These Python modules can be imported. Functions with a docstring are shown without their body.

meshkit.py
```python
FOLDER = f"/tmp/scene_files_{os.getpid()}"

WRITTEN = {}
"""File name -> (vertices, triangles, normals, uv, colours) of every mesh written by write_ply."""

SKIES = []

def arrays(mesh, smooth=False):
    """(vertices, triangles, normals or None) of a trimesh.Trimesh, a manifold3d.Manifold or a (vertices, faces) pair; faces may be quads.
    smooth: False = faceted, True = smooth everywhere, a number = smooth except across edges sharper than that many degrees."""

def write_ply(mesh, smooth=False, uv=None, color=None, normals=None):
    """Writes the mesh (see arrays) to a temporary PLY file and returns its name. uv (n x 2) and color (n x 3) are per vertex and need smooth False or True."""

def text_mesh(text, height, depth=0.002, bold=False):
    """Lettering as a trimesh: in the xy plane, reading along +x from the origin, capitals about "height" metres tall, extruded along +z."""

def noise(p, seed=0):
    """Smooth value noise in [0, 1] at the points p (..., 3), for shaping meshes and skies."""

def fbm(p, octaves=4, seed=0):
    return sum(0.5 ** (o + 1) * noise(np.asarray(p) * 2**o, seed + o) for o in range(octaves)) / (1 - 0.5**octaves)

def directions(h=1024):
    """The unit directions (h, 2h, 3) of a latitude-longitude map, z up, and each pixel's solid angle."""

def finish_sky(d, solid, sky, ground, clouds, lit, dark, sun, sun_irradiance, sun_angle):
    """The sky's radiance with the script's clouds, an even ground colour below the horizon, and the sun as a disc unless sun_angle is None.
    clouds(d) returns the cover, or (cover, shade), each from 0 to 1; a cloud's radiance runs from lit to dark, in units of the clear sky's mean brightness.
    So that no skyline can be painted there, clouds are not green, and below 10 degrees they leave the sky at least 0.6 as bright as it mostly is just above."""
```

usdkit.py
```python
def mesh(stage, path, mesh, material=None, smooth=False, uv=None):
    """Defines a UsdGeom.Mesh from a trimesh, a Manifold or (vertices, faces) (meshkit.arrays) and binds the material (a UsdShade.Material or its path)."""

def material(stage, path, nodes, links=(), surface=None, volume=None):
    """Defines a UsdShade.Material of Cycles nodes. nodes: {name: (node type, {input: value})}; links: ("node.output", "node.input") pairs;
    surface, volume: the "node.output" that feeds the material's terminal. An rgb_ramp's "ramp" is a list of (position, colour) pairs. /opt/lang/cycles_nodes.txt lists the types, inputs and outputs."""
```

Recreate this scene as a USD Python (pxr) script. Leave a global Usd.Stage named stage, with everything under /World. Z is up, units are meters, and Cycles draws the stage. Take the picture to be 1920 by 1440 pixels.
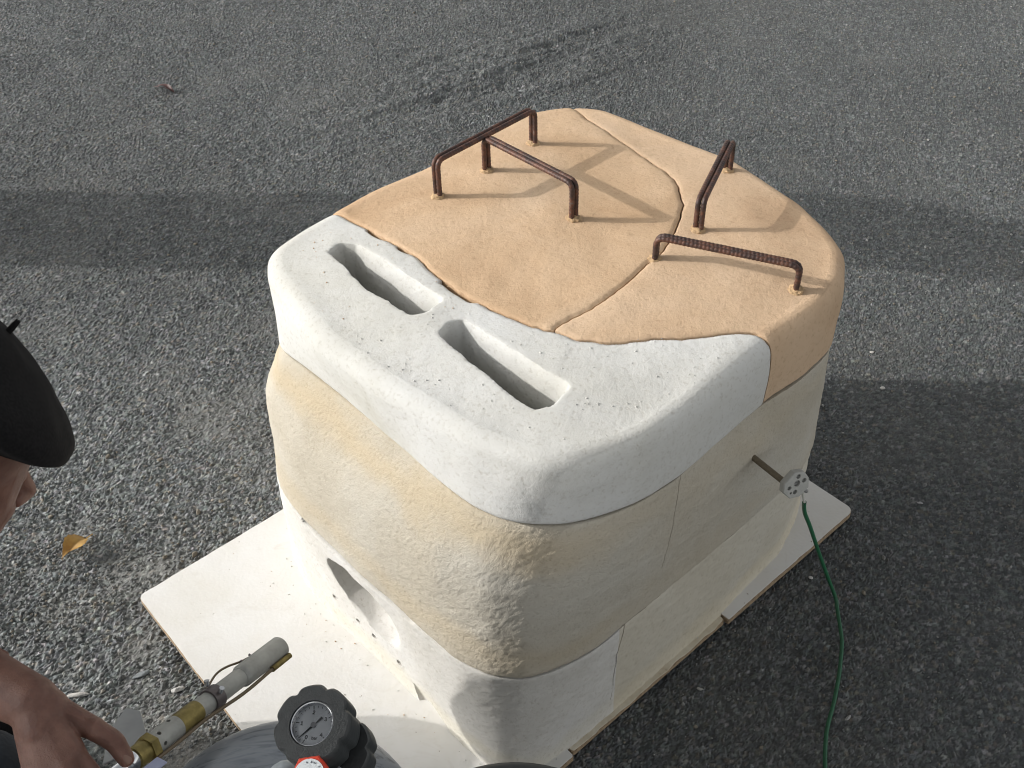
import math, random
import numpy as np, trimesh, manifold3d as mf
from scipy.spatial import cKDTree
from scipy.interpolate import PchipInterpolator, CubicSpline
from scipy.ndimage import gaussian_filter1d
import usdkit, meshkit
from pxr import Usd, UsdGeom, UsdLux, UsdShade, Gf, Sdf, Vt

random.seed(7)
R = np.random.default_rng(11)
stage = Usd.Stage.CreateInMemory()
UsdGeom.SetStageUpAxis(stage, 'Z')
UsdGeom.SetStageMetersPerUnit(stage, 1.0)
UsdGeom.Xform.Define(stage, '/World')

# ------------------------------------------------------------------ camera, sky, sun
PITCH, ROLL, EYE = math.radians(41.72), math.radians(-1.57), np.array([0, 0, 1.7])
_f = np.array([0, math.cos(PITCH), -math.sin(PITCH)])
_r = np.array([1.0, 0, 0]); _u = np.cross(_r, _f)
_r, _u = math.cos(ROLL) * _r + math.sin(ROLL) * _u, -math.sin(ROLL) * _r + math.cos(ROLL) * _u
cam = UsdGeom.Camera.Define(stage, '/World/camera')
m = Gf.Matrix4d(1.0)
for i, row in enumerate((_r, _u, -_f, EYE)):
    m.SetRow(i, Gf.Vec4d(*map(float, row), 1.0 if i == 3 else 0.0))
cam.AddTransformOp().Set(m)
cam.CreateHorizontalApertureAttr(36.0)
cam.CreateFocalLengthAttr(36.86)
cam.CreateExposureAttr(0.22)
SUN_ELEV = math.radians(23.5)
_h = np.array([-0.997, 0.08]); _h /= np.linalg.norm(_h)
SUN = np.array([_h[0] * math.cos(SUN_ELEV), _h[1] * math.cos(SUN_ELEV), math.sin(SUN_ELEV)])
dome = UsdLux.DomeLight.Define(stage, '/World/sky')
sky_m = usdkit.material(stage, '/World/Looks/sky', {
    's': ('sky_texture', {'sky_type': 'single_scattering', 'sun_disc': False, 'sun_elevation': SUN_ELEV, 'sun_rotation': math.atan2(SUN[0], SUN[1]), 'aerosol_density': 2.5}),
    'w': ('rgb_to_bw', {}), 'cl': ('mix_color', {'blend_type': 'multiply', 'fac': 1.0, 'b': (1.33, 1.33, 1.31), 'use_clamp': False}),   # thin bright cloud veil
    't': ('texture_coordinate', {}), 'n': ('noise_texture', {'scale': 2.2, 'detail': 6, 'roughness': 0.6}), 'r': ('rgb_ramp', {'ramp': [(0.3, (0.72, 0.72, 0.72)), (0.62, (1, 1, 1))]}),
    'x': ('mix_color', {'use_clamp': False}),
    'b': ('background_shader', {'strength': 0.15})},
    [('s.color', 'w.color'), ('w.val', 'cl.a'), ('t.generated', 'n.vector'), ('n.fac', 'r.fac'), ('r.color', 'x.fac'), ('s.color', 'x.a'), ('cl.result', 'x.b'), ('x.result', 'b.color')], surface='b.background')
UsdShade.MaterialBindingAPI.Apply(dome.GetPrim()).Bind(sky_m)
dome.GetPrim().SetCustomDataByKey('kind', 'structure')
sun = UsdLux.DistantLight.Define(stage, '/World/sun')
sun.CreateNormalizeAttr(True); sun.CreateIntensityAttr(0.655); sun.CreateAngleAttr(0.5)
sun.CreateColorAttr(Gf.Vec3f(1.0, 0.965, 0.92))
zx = np.cross([0, 0, 1.0], SUN); zx /= np.linalg.norm(zx); zy = np.cross(SUN, zx)
m = Gf.Matrix4d(1.0)
for i, row in enumerate((zx, zy, SUN)):
    m.SetRow(i, Gf.Vec4d(*map(float, row), 0.0))
sun.AddTransformOp().Set(m)

# ------------------------------------------------------------------ helpers
used = {}
def numbered(path):
    n = used.get(path, -1) + 1; used[path] = n
    return path if n == 0 else f'{path}_{n:03d}'
base_of = {'/World': np.zeros(3)}
def tag(prim, label=None, cat=None, group=None, kind=None):
    for k, v in (('label', label), ('category', cat), ('group', group), ('kind', kind)):
        if v: prim.SetCustomDataByKey(k, v)
def thing(name, label, cat, at, group=None):
    p = numbered('/World/' + name)
    x = UsdGeom.Xform.Define(stage, p); x.AddTranslateOp().Set(Gf.Vec3d(*map(float, at)))
    base_of[p] = np.array(at, float); tag(x.GetPrim(), label, cat, group)
    return p
def node(name, parent):
    p = numbered(parent + '/' + name); UsdGeom.Xform.Define(stage, p); base_of[p] = base_of[parent]
    return p
def put(name, mesh, mat, parent='/World', smooth=30, label=None, kind=None, cat=None):
    v, f, n = meshkit.arrays(mesh, smooth)
    p = numbered(parent + '/' + name)
    o = UsdGeom.Mesh.Define(stage, p)
    v = v - base_of[parent]
    o.CreatePointsAttr(Vt.Vec3fArray.FromNumpy(v.astype(np.float32)))
    o.CreateFaceVertexCountsAttr(Vt.IntArray.FromNumpy(np.full(len(f), 3, np.int32)))
    o.CreateFaceVertexIndicesAttr(Vt.IntArray.FromNumpy(f.astype(np.int32).ravel()))
    o.CreateSubdivisionSchemeAttr('none')
    if n is not None:
        o.CreateNormalsAttr(Vt.Vec3fArray.FromNumpy(n.astype(np.float32))); o.SetNormalsInterpolation('vertex')
    UsdShade.MaterialBindingAPI.Apply(o.GetPrim()).Bind(mat)
    tag(o.GetPrim(), label, cat, None, kind)
    base_of[p] = base_of[parent]
    return p
def mat(name, nodes, links, surface='p.BSDF'):
    return usdkit.material(stage, '/World/Looks/' + name, nodes, links, surface=surface)
def plain(name, col, rough=0.5, metal=0.0, noise=0.0, scale=60, bump=0.0, bscale=200, col2=None):
    nodes = {'g': ('geometry', {}), 'p': ('principled_bsdf', {'roughness': rough, 'metallic': metal, 'base_color': col})}
    links = []
    if noise or col2:
        c2 = col2 or tuple(c * (1 - noise) for c in col)
        nodes['n'] = ('noise_texture', {'scale': scale, 'detail': 5, 'roughness': 0.65})
        nodes['r'] = ('rgb_ramp', {'ramp': [(0.35, c2), (0.65, col)]})
        links += [('g.position', 'n.vector'), ('n.fac', 'r.fac'), ('r.color', 'p.base_color')]
    if bump:
        nodes['bn'] = ('noise_texture', {'scale': bscale, 'detail': 3})
        nodes['b'] = ('bump', {'strength': 1.0, 'distance': bump})
        links += [('g.position', 'bn.vector'), ('bn.fac', 'b.height'), ('b.normal', 'p.normal')]
    return mat(name, nodes, links)
def to_m(t):
    return mf.Manifold(mf.Mesh(np.asarray(t.vertices, np.float32), np.asarray(t.faces, np.uint32)))
def to_t(man):
    q = man.to_mesh(); return trimesh.Trimesh(q.vert_properties[:, :3], q.tri_verts, process=False)
def sphere(c, r, n=20):
    return mf.Manifold.sphere(float(r), n).translate([float(x) for x in c])
def chain(pts, n=20):
    """Union of hulls of neighbouring spheres; pts: (x, y, z, r)."""
    s = [sphere(p[:3], p[3], n) for p in pts]
    return mf.Manifold.batch_boolean([mf.Manifold.batch_hull([a, b]) for a, b in zip(s[:-1], s[1:])], mf.OpType.Add)
def hull(pts, n=20):
    return mf.Manifold.batch_hull([sphere(p[:3], p[3], n) for p in pts])
def union(ms): return mf.Manifold.batch_boolean(list(ms), mf.OpType.Add)
def frame(d):
    d = np.array(d, float); d /= np.linalg.norm(d)
    a = np.cross(d, [0, 0, 1.0]) if abs(d[2]) < 0.95 else np.cross(d, [1.0, 0, 0])
    a /= np.linalg.norm(a); return a, np.cross(d, a), d
def tube(pts, rad, sides=12, cap=True):
    p = np.asarray(pts, float); n = len(p); rad = np.broadcast_to(np.asarray(rad, float), (n,))
    t = np.gradient(p, axis=0); t /= np.linalg.norm(t, axis=1, keepdims=True)
    a, b, _ = frame(t[0]); A = [a]
    for k in range(1, n):
        a = A[-1] - t[k] * (A[-1] @ t[k]); A.append(a / np.linalg.norm(a))
    A = np.array(A); B = np.cross(t, A); ang = np.arange(sides) * 2 * np.pi / sides
    v = (p[:, None] + rad[:, None, None] * (np.cos(ang)[None, :, None] * A[:, None] + np.sin(ang)[None, :, None] * B[:, None])).reshape(-1, 3)
    i, j = np.meshgrid(np.arange(n - 1), np.arange(sides), indexing='ij')
    q = np.stack([i * sides + j, i * sides + (j + 1) % sides, (i + 1) * sides + (j + 1) % sides, (i + 1) * sides + j], -1).reshape(-1, 4)
    f = np.vstack([q[:, [0, 1, 2]], q[:, [0, 2, 3]]])
    if cap:
        v = np.vstack([v, p[:1], p[-1:]]); e = n * sides; j = np.arange(sides); k = (j + 1) % sides
        f = np.vstack([f, np.stack([k, j, np.full(sides, e)], 1), np.stack([(n - 1) * sides + j, (n - 1) * sides + k, np.full(sides, e + 1)], 1)])
    return trimesh.Trimesh(v, f, process=False)
def lathe(profile, origin=(0, 0, 0), axis=(0, 0, 1), n=64):
    """profile: (radius, height) from bottom to top."""
    pr = np.asarray(profile, float); a, b, d = frame(axis); ang = np.arange(n) * 2 * np.pi / n
    v = np.array(origin) + pr[:, None, :1] * (np.cos(ang)[None, :, None] * a + np.sin(ang)[None, :, None] * b) + pr[:, None, 1:] * d
    k = len(pr); i, j = np.meshgrid(np.arange(k - 1), np.arange(n), indexing='ij')
    q = np.stack([i * n + j, i * n + (j + 1) % n, (i + 1) * n + (j + 1) % n, (i + 1) * n + j], -1).reshape(-1, 4)
    f = np.vstack([q[:, [0, 1, 2]], q[:, [0, 2, 3]]])
    t = trimesh.Trimesh(v.reshape(-1, 3), f, process=True); t.update_faces(t.nondegenerate_faces()); t.remove_unreferenced_vertices()
    trimesh.repair.fix_normals(t) if not t.is_winding_consistent else None
    return t
def box_m(c, size, rot=None):
    b = trimesh.creation.box(size); 
    if rot is not None: b.apply_transform(rot)
    b.apply_translation(c); return b
def prism(poly, z0, z1):
    return mf.CrossSection([np.asarray(poly, float)], mf.FillRule.NonZero).extrude(z1 - z0).translate([0, 0, z0])
def cat_m(ms): return trimesh.util.concatenate(list(ms))
def rot_to(a, b, c, o):
    M = np.eye(4); M[:3, 0], M[:3, 1], M[:3, 2], M[:3, 3] = a, b, c, o; return M
def fbm(p, o=4, seed=0): return meshkit.fbm(np.asarray(p), o, seed)

# ------------------------------------------------------------------ ground: one sheet of embedded stones, fine where it is near, coarse to the horizon
def spread(a, b, step, far=400.0, growth=1.35):
    out, s, x = [], step, b
    while x < far: s *= growth; x += s; out.append(x)
    lo, s, x = [], step, a
    while x > -far: s *= growth; x -= s; lo.append(x)
    return np.array(lo[::-1]), np.array(out)
gx_in = np.arange(-2.4, 2.2, 0.0034)
gy_in = [0.62]
while gy_in[-1] < 4.75: gy_in.append(gy_in[-1] + 0.0029 + 0.00095 * max(0, gy_in[-1] - 0.8))
gy_in = np.array(gy_in)
lo, hi = spread(gx_in[0], gx_in[-1], 0.004); GX = np.concatenate([lo, gx_in, hi]); ix0, ix1 = len(lo), len(lo) + len(gx_in)
lo, hi = spread(gy_in[0], gy_in[-1], 0.006); GY = np.concatenate([lo, gy_in, hi]); iy0, iy1 = len(lo), len(lo) + len(gy_in)
XX, YY = np.meshgrid(GX, GY)
Z = np.zeros_like(XX); COL = np.full(XX.shape + (3,), 0.12)
X, Y = XX[iy0:iy1, ix0:ix1], YY[iy0:iy1, ix0:ix1]
P2 = np.stack([X, Y], -1); sh = X.shape
def n2(scale, seed, o=3): return fbm(np.stack([X * scale, Y * scale, np.full_like(X, 0.37)], -1), o, seed)
# how loose and how sandy the surface is at each place
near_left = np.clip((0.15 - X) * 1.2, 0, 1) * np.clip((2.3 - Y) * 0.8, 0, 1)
sand = np.clip((n2(5.5, 3) - 0.53) * 6, 0, 1) * (0.25 + 0.75 * near_left)
S = 0.0066
sx, sy = np.meshgrid(np.arange(-2.5, 2.3, S), np.arange(0.57, 4.85, S))
sites = np.stack([sx.ravel(), sy.ravel()], 1) + R.uniform(-0.48, 0.48, (sx.size, 2)) * S
sites = sites[R.random(len(sites)) > 0.22]
tree_s = cKDTree(sites)
stretch = P2.reshape(-1, 2)
warp = np.stack([n2(55, 5, 2), n2(55, 6, 2)], -1).reshape(-1, 2) - 0.5
dd, ii = tree_s.query(stretch + warp * 0.003, k=2, workers=-1)
N = len(sites)
hs = R.beta(1.5, 2.3, N) * 0.0048
tilt = R.normal(0, 0.24, (N, 2))
edge = np.clip((dd[:, 1] - dd[:, 0]) / (0.42 * S), 0, 1)
rel = stretch - sites[ii[:, 0]]
zst = (edge ** 0.6) * (hs[ii[:, 0]] + np.clip((rel * tilt[ii[:, 0]]).sum(1), -0.003, 0.003) + 0.0008)
sandf = sand.ravel()
flat = np.clip((X - 0.55) * 3, 0, 1).ravel() * 0.35      # the road is smoother on the right
zst = zst * (1 - 0.75 * sandf) * (1 - flat) * (0.85 + 0.5 * near_left.ravel())
Z0 = zst.reshape(sh) + (n2(1.3, 8) - 0.5) * 0.02 + (n2(9, 9) - 0.5) * 0.008 + (n2(60, 12, 2) - 0.5) * 0.0035 * sand
# scuffed wheel ruts at the top of the picture
along, across = np.array([0.84, 0.54]), np.array([-0.54, 0.84])
ra, rc = X * along[0] + Y * along[1], X * across[0] + Y * across[1]
q = fbm(np.stack([ra * 1.6, rc * 15, np.full_like(X, 2.2)], -1), 3, 21)
mask = np.exp(-((ra - 1.98) / 0.75) ** 2 - ((rc - 3.06) / 0.30) ** 2)
Z0 += mask * (np.clip((q - 0.46) * 3, -0.5, 0.5) * 0.018 + np.clip((n2(26, 77) - 0.5) * 2, -0.5, 0.5) * 0.012)
Z0 -= Z0.mean() + 0.002
fade = np.clip(np.minimum(np.minimum(X - gx_in[0], gx_in[-1] - X), np.minimum(Y - gy_in[0] + .2, gy_in[-1] - Y)) / 0.25, 0, 1)
Z0 *= fade
Z[iy0:iy1, ix0:ix1] = Z0
# stone colours
tone = R.choice([0, 1, 2, 3, 4], N, p=[0.40, 0.31, 0.17, 0.05, 0.07])
base_c = np.array([[0.140, 0.150, 0.148], [0.205, 0.212, 0.205], [0.092, 0.099, 0.101], [0.32, 0.32, 0.312], [0.215, 0.198, 0.168]])
sc = base_c[tone] * R.uniform(0.7, 1.3, (N, 1)) * R.uniform(0.95, 1.05, (N, 3))
c = sc[ii[:, 0]]
dirt = np.array([0.165, 0.158, 0.142])
binder = np.array([0.075, 0.077, 0.076])
w = np.clip(edge * 1.5, 0, 1)[:, None]
c = binder * (1 - w) + c * w
c = c * (1 - 0.8 * sandf[:, None]) + dirt * 0.8 * sandf[:, None]
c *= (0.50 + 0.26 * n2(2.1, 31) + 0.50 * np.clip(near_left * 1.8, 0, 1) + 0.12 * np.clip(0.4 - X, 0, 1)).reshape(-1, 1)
c *= np.array([0.985, 1.0, 1.02])
COL[:] = c.mean(0) * 0.62
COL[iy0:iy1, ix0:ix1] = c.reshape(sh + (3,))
ny, nx = XX.shape
idx = np.arange(ny * nx).reshape(ny, nx)
quad = np.stack([idx[:-1, :-1], idx[:-1, 1:], idx[1:, 1:], idx[1:, :-1]], -1).reshape(-1, 4)
g = UsdGeom.Mesh.Define(stage, '/World/ground')
g.CreatePointsAttr(Vt.Vec3fArray.FromNumpy(np.stack([XX, YY, Z], -1).reshape(-1, 3).astype(np.float32)))
g.CreateFaceVertexCountsAttr(Vt.IntArray.FromNumpy(np.full(len(quad), 4, np.int32)))
g.CreateFaceVertexIndicesAttr(Vt.IntArray.FromNumpy(quad.astype(np.int32).ravel()))
g.CreateSubdivisionSchemeAttr('none')
UsdGeom.PrimvarsAPI(g).CreatePrimvar('stone_color', Sdf.ValueTypeNames.Color3fArray, 'vertex').Set(Vt.Vec3fArray.FromNumpy(COL.reshape(-1, 3).astype(np.float32)))
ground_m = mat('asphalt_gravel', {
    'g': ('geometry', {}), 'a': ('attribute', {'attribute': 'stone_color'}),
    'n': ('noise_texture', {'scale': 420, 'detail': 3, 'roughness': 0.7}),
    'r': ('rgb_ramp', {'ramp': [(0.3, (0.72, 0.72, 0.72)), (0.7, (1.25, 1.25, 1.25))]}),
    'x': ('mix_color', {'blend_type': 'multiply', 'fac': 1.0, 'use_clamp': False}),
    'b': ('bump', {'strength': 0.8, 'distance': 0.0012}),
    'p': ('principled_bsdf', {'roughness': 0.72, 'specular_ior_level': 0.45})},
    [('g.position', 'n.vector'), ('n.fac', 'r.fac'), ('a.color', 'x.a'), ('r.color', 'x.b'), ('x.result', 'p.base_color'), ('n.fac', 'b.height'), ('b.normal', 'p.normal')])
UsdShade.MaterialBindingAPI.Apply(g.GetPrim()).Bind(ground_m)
tag(g.GetPrim(), 'grey worn asphalt of embedded stones and grit', None, None, 'structure')
def ground_z(x, y):
    return Z0[np.clip(np.searchsorted(gy_in, y), 0, len(gy_in) - 1), np.clip(np.searchsorted(gx_in, x), 0, len(gx_in) - 1)]

# loose stones lying on it
def pebble(seed, n=1):
    t = trimesh.creation.icosphere(n); v = t.vertices.copy(); rr = np.random.default_rng(seed)
    for _ in range(9):      # facets: cut by random planes
        d = rr.normal(size=3); d /= np.linalg.norm(d); k = rr.uniform(0.55, 0.85); s = v @ d
        v = np.where((s > k)[:, None], v - np.outer(s - k, d), v)
    return trimesh.Trimesh(v * rr.uniform([0.8, 0.6, 0.45], [1.2, 0.9, 0.7]), t.faces, process=False)
pi = UsdGeom.PointInstancer.Define(stage, '/World/gravel')
tag(pi.GetPrim(), 'loose grey stone chips scattered over the road surface', 'gravel', None, 'stuff')
tones = [(0.15, 0.158, 0.157), (0.20, 0.207, 0.198), (0.115, 0.122, 0.122), (0.225, 0.222, 0.21), (0.33, 0.33, 0.318), (0.21, 0.185, 0.145)]
stone_ms = [plain(f'stone_tone_{"abcdef"[k]}', t, 0.75, 0, 0.35, 300, 0.0008, 700) for k, t in enumerate(tones)]
UsdGeom.Scope.Define(stage, '/World/gravel/kinds'); protos = []
for k in range(12):
    p = usdkit.mesh(stage, f'/World/gravel/kinds/chip_{k:03d}', pebble(100 + k), stone_ms[[0, 1, 2, 0, 1, 2, 3, 0, 1, 4, 5, 2][k]], False)
    protos.append(p.GetPath())
M = 330000
px = R.uniform(-2.3, 2.1, M); py = R.uniform(0.66, 4.6, M)
lw = np.clip((0.2 - px) * 1.3, 0, 1) * np.clip((2.2 - py) * 0.9, 0, 1)
clump = fbm(np.stack([px * 4.5, py * 4.5, np.full(M, 5.0)], -1), 3, 44)
keep = R.random(M) < (0.13 + 0.87 * lw) * np.clip((clump - 0.30) * 4, 0.15, 1)
px, py, lw = px[keep], py[keep], lw[keep]; M = len(px)
size = np.where(R.random(M) < 0.07, R.uniform(0.0042, 0.0078, M), R.uniform(0.0015, 0.0040, M)) * (0.8 + 0.35 * lw)
pz = ground_z(px, py) + size * 0.25
pi.CreatePrototypesRel().SetTargets(protos)
pi.CreateProtoIndicesAttr(Vt.IntArray.FromNumpy(R.integers(0, 12, M).astype(np.int32)))
pi.CreatePositionsAttr(Vt.Vec3fArray.FromNumpy(np.stack([px, py, pz], 1).astype(np.float32)))
pi.CreateScalesAttr(Vt.Vec3fArray.FromNumpy(np.repeat(size[:, None], 3, 1).astype(np.float32)))
qa = R.uniform(0, 2 * np.pi, M); qt = R.normal(0, 0.25, (M, 2))
pi.CreateOrientationsAttr(Vt.QuathArray([Gf.Quath(float(math.cos(a / 2)), Gf.Vec3h(float(t[0]), float(t[1]), float(math.sin(a / 2)))).GetNormalized() for a, t in zip(qa, qt)]))

# ------------------------------------------------------------------ boards under the oven
e1 = np.array([0.757, 0.653]); e1 /= np.linalg.norm(e1)          # along the long side
e2 = np.array([-0.651, 0.759]); e2 /= np.linalg.norm(e2)
Ncorner = np.array([-0.2147, 0.6571])
def board_xy(a, b): return Ncorner + e1 * a + e2 * b
white_paint = mat('white_board_coat', {
    'g': ('geometry', {}), 'n': ('noise_texture', {'scale': 6, 'detail': 6, 'roughness': 0.6}), 'r': ('rgb_ramp', {'ramp': [(0.3, (0.645, 0.625, 0.58)), (0.62, (0.70, 0.692, 0.675))]}),
    'sm': ('mapping', {'scale': (3, 5, 3), 'rotation': (0, 0, 0.9)}), 'sn': ('noise_texture', {'scale': 3.2, 'detail': 9, 'roughness': 0.75, 'distortion': 1.5}), 'sc': ('rgb_ramp', {'ramp': [(0.27, (0.90, 0.885, 0.86)), (0.45, (1, 1, 1))]}), 'x0': ('mix_color', {'blend_type': 'multiply', 'fac': 1.0}), 's': ('noise_texture', {'scale': 95, 'detail': 2}), 'sr': ('rgb_ramp', {'ramp': [(0.735, (1, 1, 1)), (0.76, (0.42, 0.38, 0.33))]}),
    'x': ('mix_color', {'blend_type': 'multiply', 'fac': 1.0}), 'f': ('noise_texture', {'scale': 160, 'detail': 3}),
    'b': ('bump', {'strength': 0.35, 'distance': 0.0012}), 'p': ('principled_bsdf', {'roughness': 0.6})},
    [('g.position', 'n.vector'), ('n.fac', 'r.fac'), ('g.position', 's.vector'), ('s.fac', 'sr.fac'), ('r.color', 'x.a'), ('sr.color', 'x.b'), ('g.position', 'sm.vector'), ('sm.vector', 'sn.vector'), ('sn.fac', 'sc.fac'), ('x.result', 'x0.a'), ('sc.color', 'x0.b'), ('x0.result', 'p.base_color'), ('g.position', 'f.vector'), ('f.fac', 'b.height'), ('b.normal', 'p.normal')])
cream_paint = mat('cream_board_coat', {
    'g': ('geometry', {}), 'n': ('noise_texture', {'scale': 26, 'detail': 7, 'roughness': 0.7}), 'r': ('rgb_ramp', {'ramp': [(0.30, (0.30, 0.23, 0.15)), (0.37, (0.58, 0.51, 0.39)), (0.6, (0.66, 0.61, 0.50))]}),
    'f': ('noise_texture', {'scale': 120, 'detail': 4}), 'b': ('bump', {'strength': 0.6, 'distance': 0.002}), 'p': ('principled_bsdf', {'roughness': 0.75})},
    [('g.position', 'n.vector'), ('n.fac', 'r.fac'), ('r.color', 'p.base_color'), ('g.position', 'f.vector'), ('f.fac', 'b.height'), ('b.normal', 'p.normal')])
chip_core = plain('chipboard_core', (0.42, 0.31, 0.20), 0.8, 0, 0.5, 150, 0.0015, 260)
def rounded_board(a0, a1, b0, b1, z0, z1, rad=(0.004, 0.004, 0.004, 0.004), ragged=0.0, seed=0):
    pts = []
    for (a, b, sa, sb, r) in ((a0, b0, 1, 1, rad[0]), (a1, b0, -1, 1, rad[1]), (a1, b1, -1, -1, rad[2]), (a0, b1, 1, -1, rad[3])):
        t0 = {(1, 1): 180, (-1, 1): 270, (-1, -1): 0, (1, -1): 90}[(sa, sb)]
        for t in np.radians(np.linspace(t0, t0 + 90, 6)): pts.append((a + sa * r + r * math.cos(t), b + sb * r + r * math.sin(t)))
    pts = np.array(pts)
    dense = []
    for k in range(len(pts)):
        p, q_ = pts[k], pts[(k + 1) % len(pts)]; n = max(1, int(np.linalg.norm(q_ - p) / 0.012))
        dense += [p + (q_ - p) * i / n for i in range(n)]
    dense = np.array(dense)
    if ragged:
        w_ = fbm(np.stack([dense[:, 0] * 40, dense[:, 1] * 40, np.full(len(dense), seed)], 1), 3, seed) - 0.5
        cen = np.array([(a0 + a1) / 2, (b0 + b1) / 2]); dense = dense + (cen - dense) / np.linalg.norm(cen - dense, axis=1, keepdims=True) * (w_ * ragged * 2)[:, None]
    return prism([board_xy(*p) for p in dense], z0, z1)
def board(name, label, a0, a1, b0, b1, ztop, coat, coat_label, rad, ragged=0.001, seed=1):
    c0 = board_xy((a0 + a1) / 2, (b0 + b1) / 2)
    t = thing(name, label, 'board', (*c0, 0.0))
    put('core', to_t(rounded_board(a0, a1, b0, b1, 0.005, ztop - 0.0025, rad)), chip_core, t, 25)
    put('coat', to_t(rounded_board(a0 + 0.001, a1 - 0.001, b0 + 0.001, b1 - 0.001, ztop - 0.0025, ztop, rad, ragged, seed)), coat, t, 25, coat_label)
LONG, WIDE = 1.225, 0.825
board('plaster_board', 'large white board corner under the left front of the oven, with the burner above it', 0.0, 0.4015, 0.0, WIDE, 0.0205, white_paint, None, (0.003, 0.003, 0.003, 0.012))
board('stained_board', 'dirty cream board strip with brown edge along the oven right foot', 0.4045, 0.812, 0.006, WIDE - 0.01, 0.0180, cream_paint, None, (0.006, 0.006, 0.003, 0.003), 0.004, 3)
board('plaster_board', 'white board corner sticking out past the oven at the right, under the green wire', 0.815, LONG, 0.0, WIDE, 0.0205, white_paint, None, (0.003, 0.016, 0.01, 0.003), 0.0015, 5)

# ------------------------------------------------------------------ the clay oven
CEN = np.array([0.08, 1.45]); NT = 960
TH = np.arange(NT) * 2 * np.pi / NT
def contour(pts, sm=1.6):
    p = np.asarray(pts, float) - CEN
    a = np.unwrap(np.arctan2(p[:, 1], p[:, 0]))
    if a[-1] < a[0]: p, a = p[::-1], a[::-1]
    r = np.zeros(NT); q_ = np.vstack([p, p[:1]])
    for k in range(len(p)):
        s, e = q_[k], q_[k + 1]
        d = np.stack([np.cos(TH), np.sin(TH)], 1); ed = e - s
        den = d[:, 0] * ed[1] - d[:, 1] * ed[0]
        den = np.where(abs(den) < 1e-9, 1e-9, den)
        t = (s[0] * ed[1] - s[1] * ed[0]) / den
        u_ = (s[0] * d[:, 1] - s[1] * d[:, 0]) / den
        ok = (t > 0) & (u_ >= -1e-6) & (u_ <= 1 + 1e-6)
        r = np.where(ok, np.maximum(r, t), r)
    return gaussian_filter1d(r, sm * NT / 360, mode='wrap')
L_base = contour([(-.468, 1.445), (-.453, 1.374), (-.411, 1.295), (-.349, 1.217), (-.274, 1.139), (-.203, 1.064), (-.129, .98), (-.08, .925), (-.035, .893), (.02, .895), (.085, .940), (.2, 1.040), (.30, 1.130), (.395, 1.216), (.474, 1.296), (.53, 1.35), (.581, 1.44), (.606, 1.50), (.58, 1.60), (.45, 1.74), (.3, 1.86), (.2, 1.92), (.12, 1.92), (-.02, 1.83), (-.2, 1.69), (-.38, 1.54), (-.45, 1.49)])
L_mid = contour([(-.462, 1.42), (-.442, 1.345), (-.395, 1.274), (-.35, 1.222), (-.266, 1.13), (-.222, 1.085), (-.162, 1.018), (-.103, .958), (-.046, .924), (.01, .917), (.066, .937), (.125, .97), (.175, 1.015), (.241, 1.072), (.40, 1.215), (.53, 1.335), (.582, 1.43), (.59, 1.5), (.55, 1.62), (.33, 1.85), (.2, 1.945), (.11, 1.945), (-.05, 1.85), (-.28, 1.64), (-.44, 1.50)])
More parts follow.
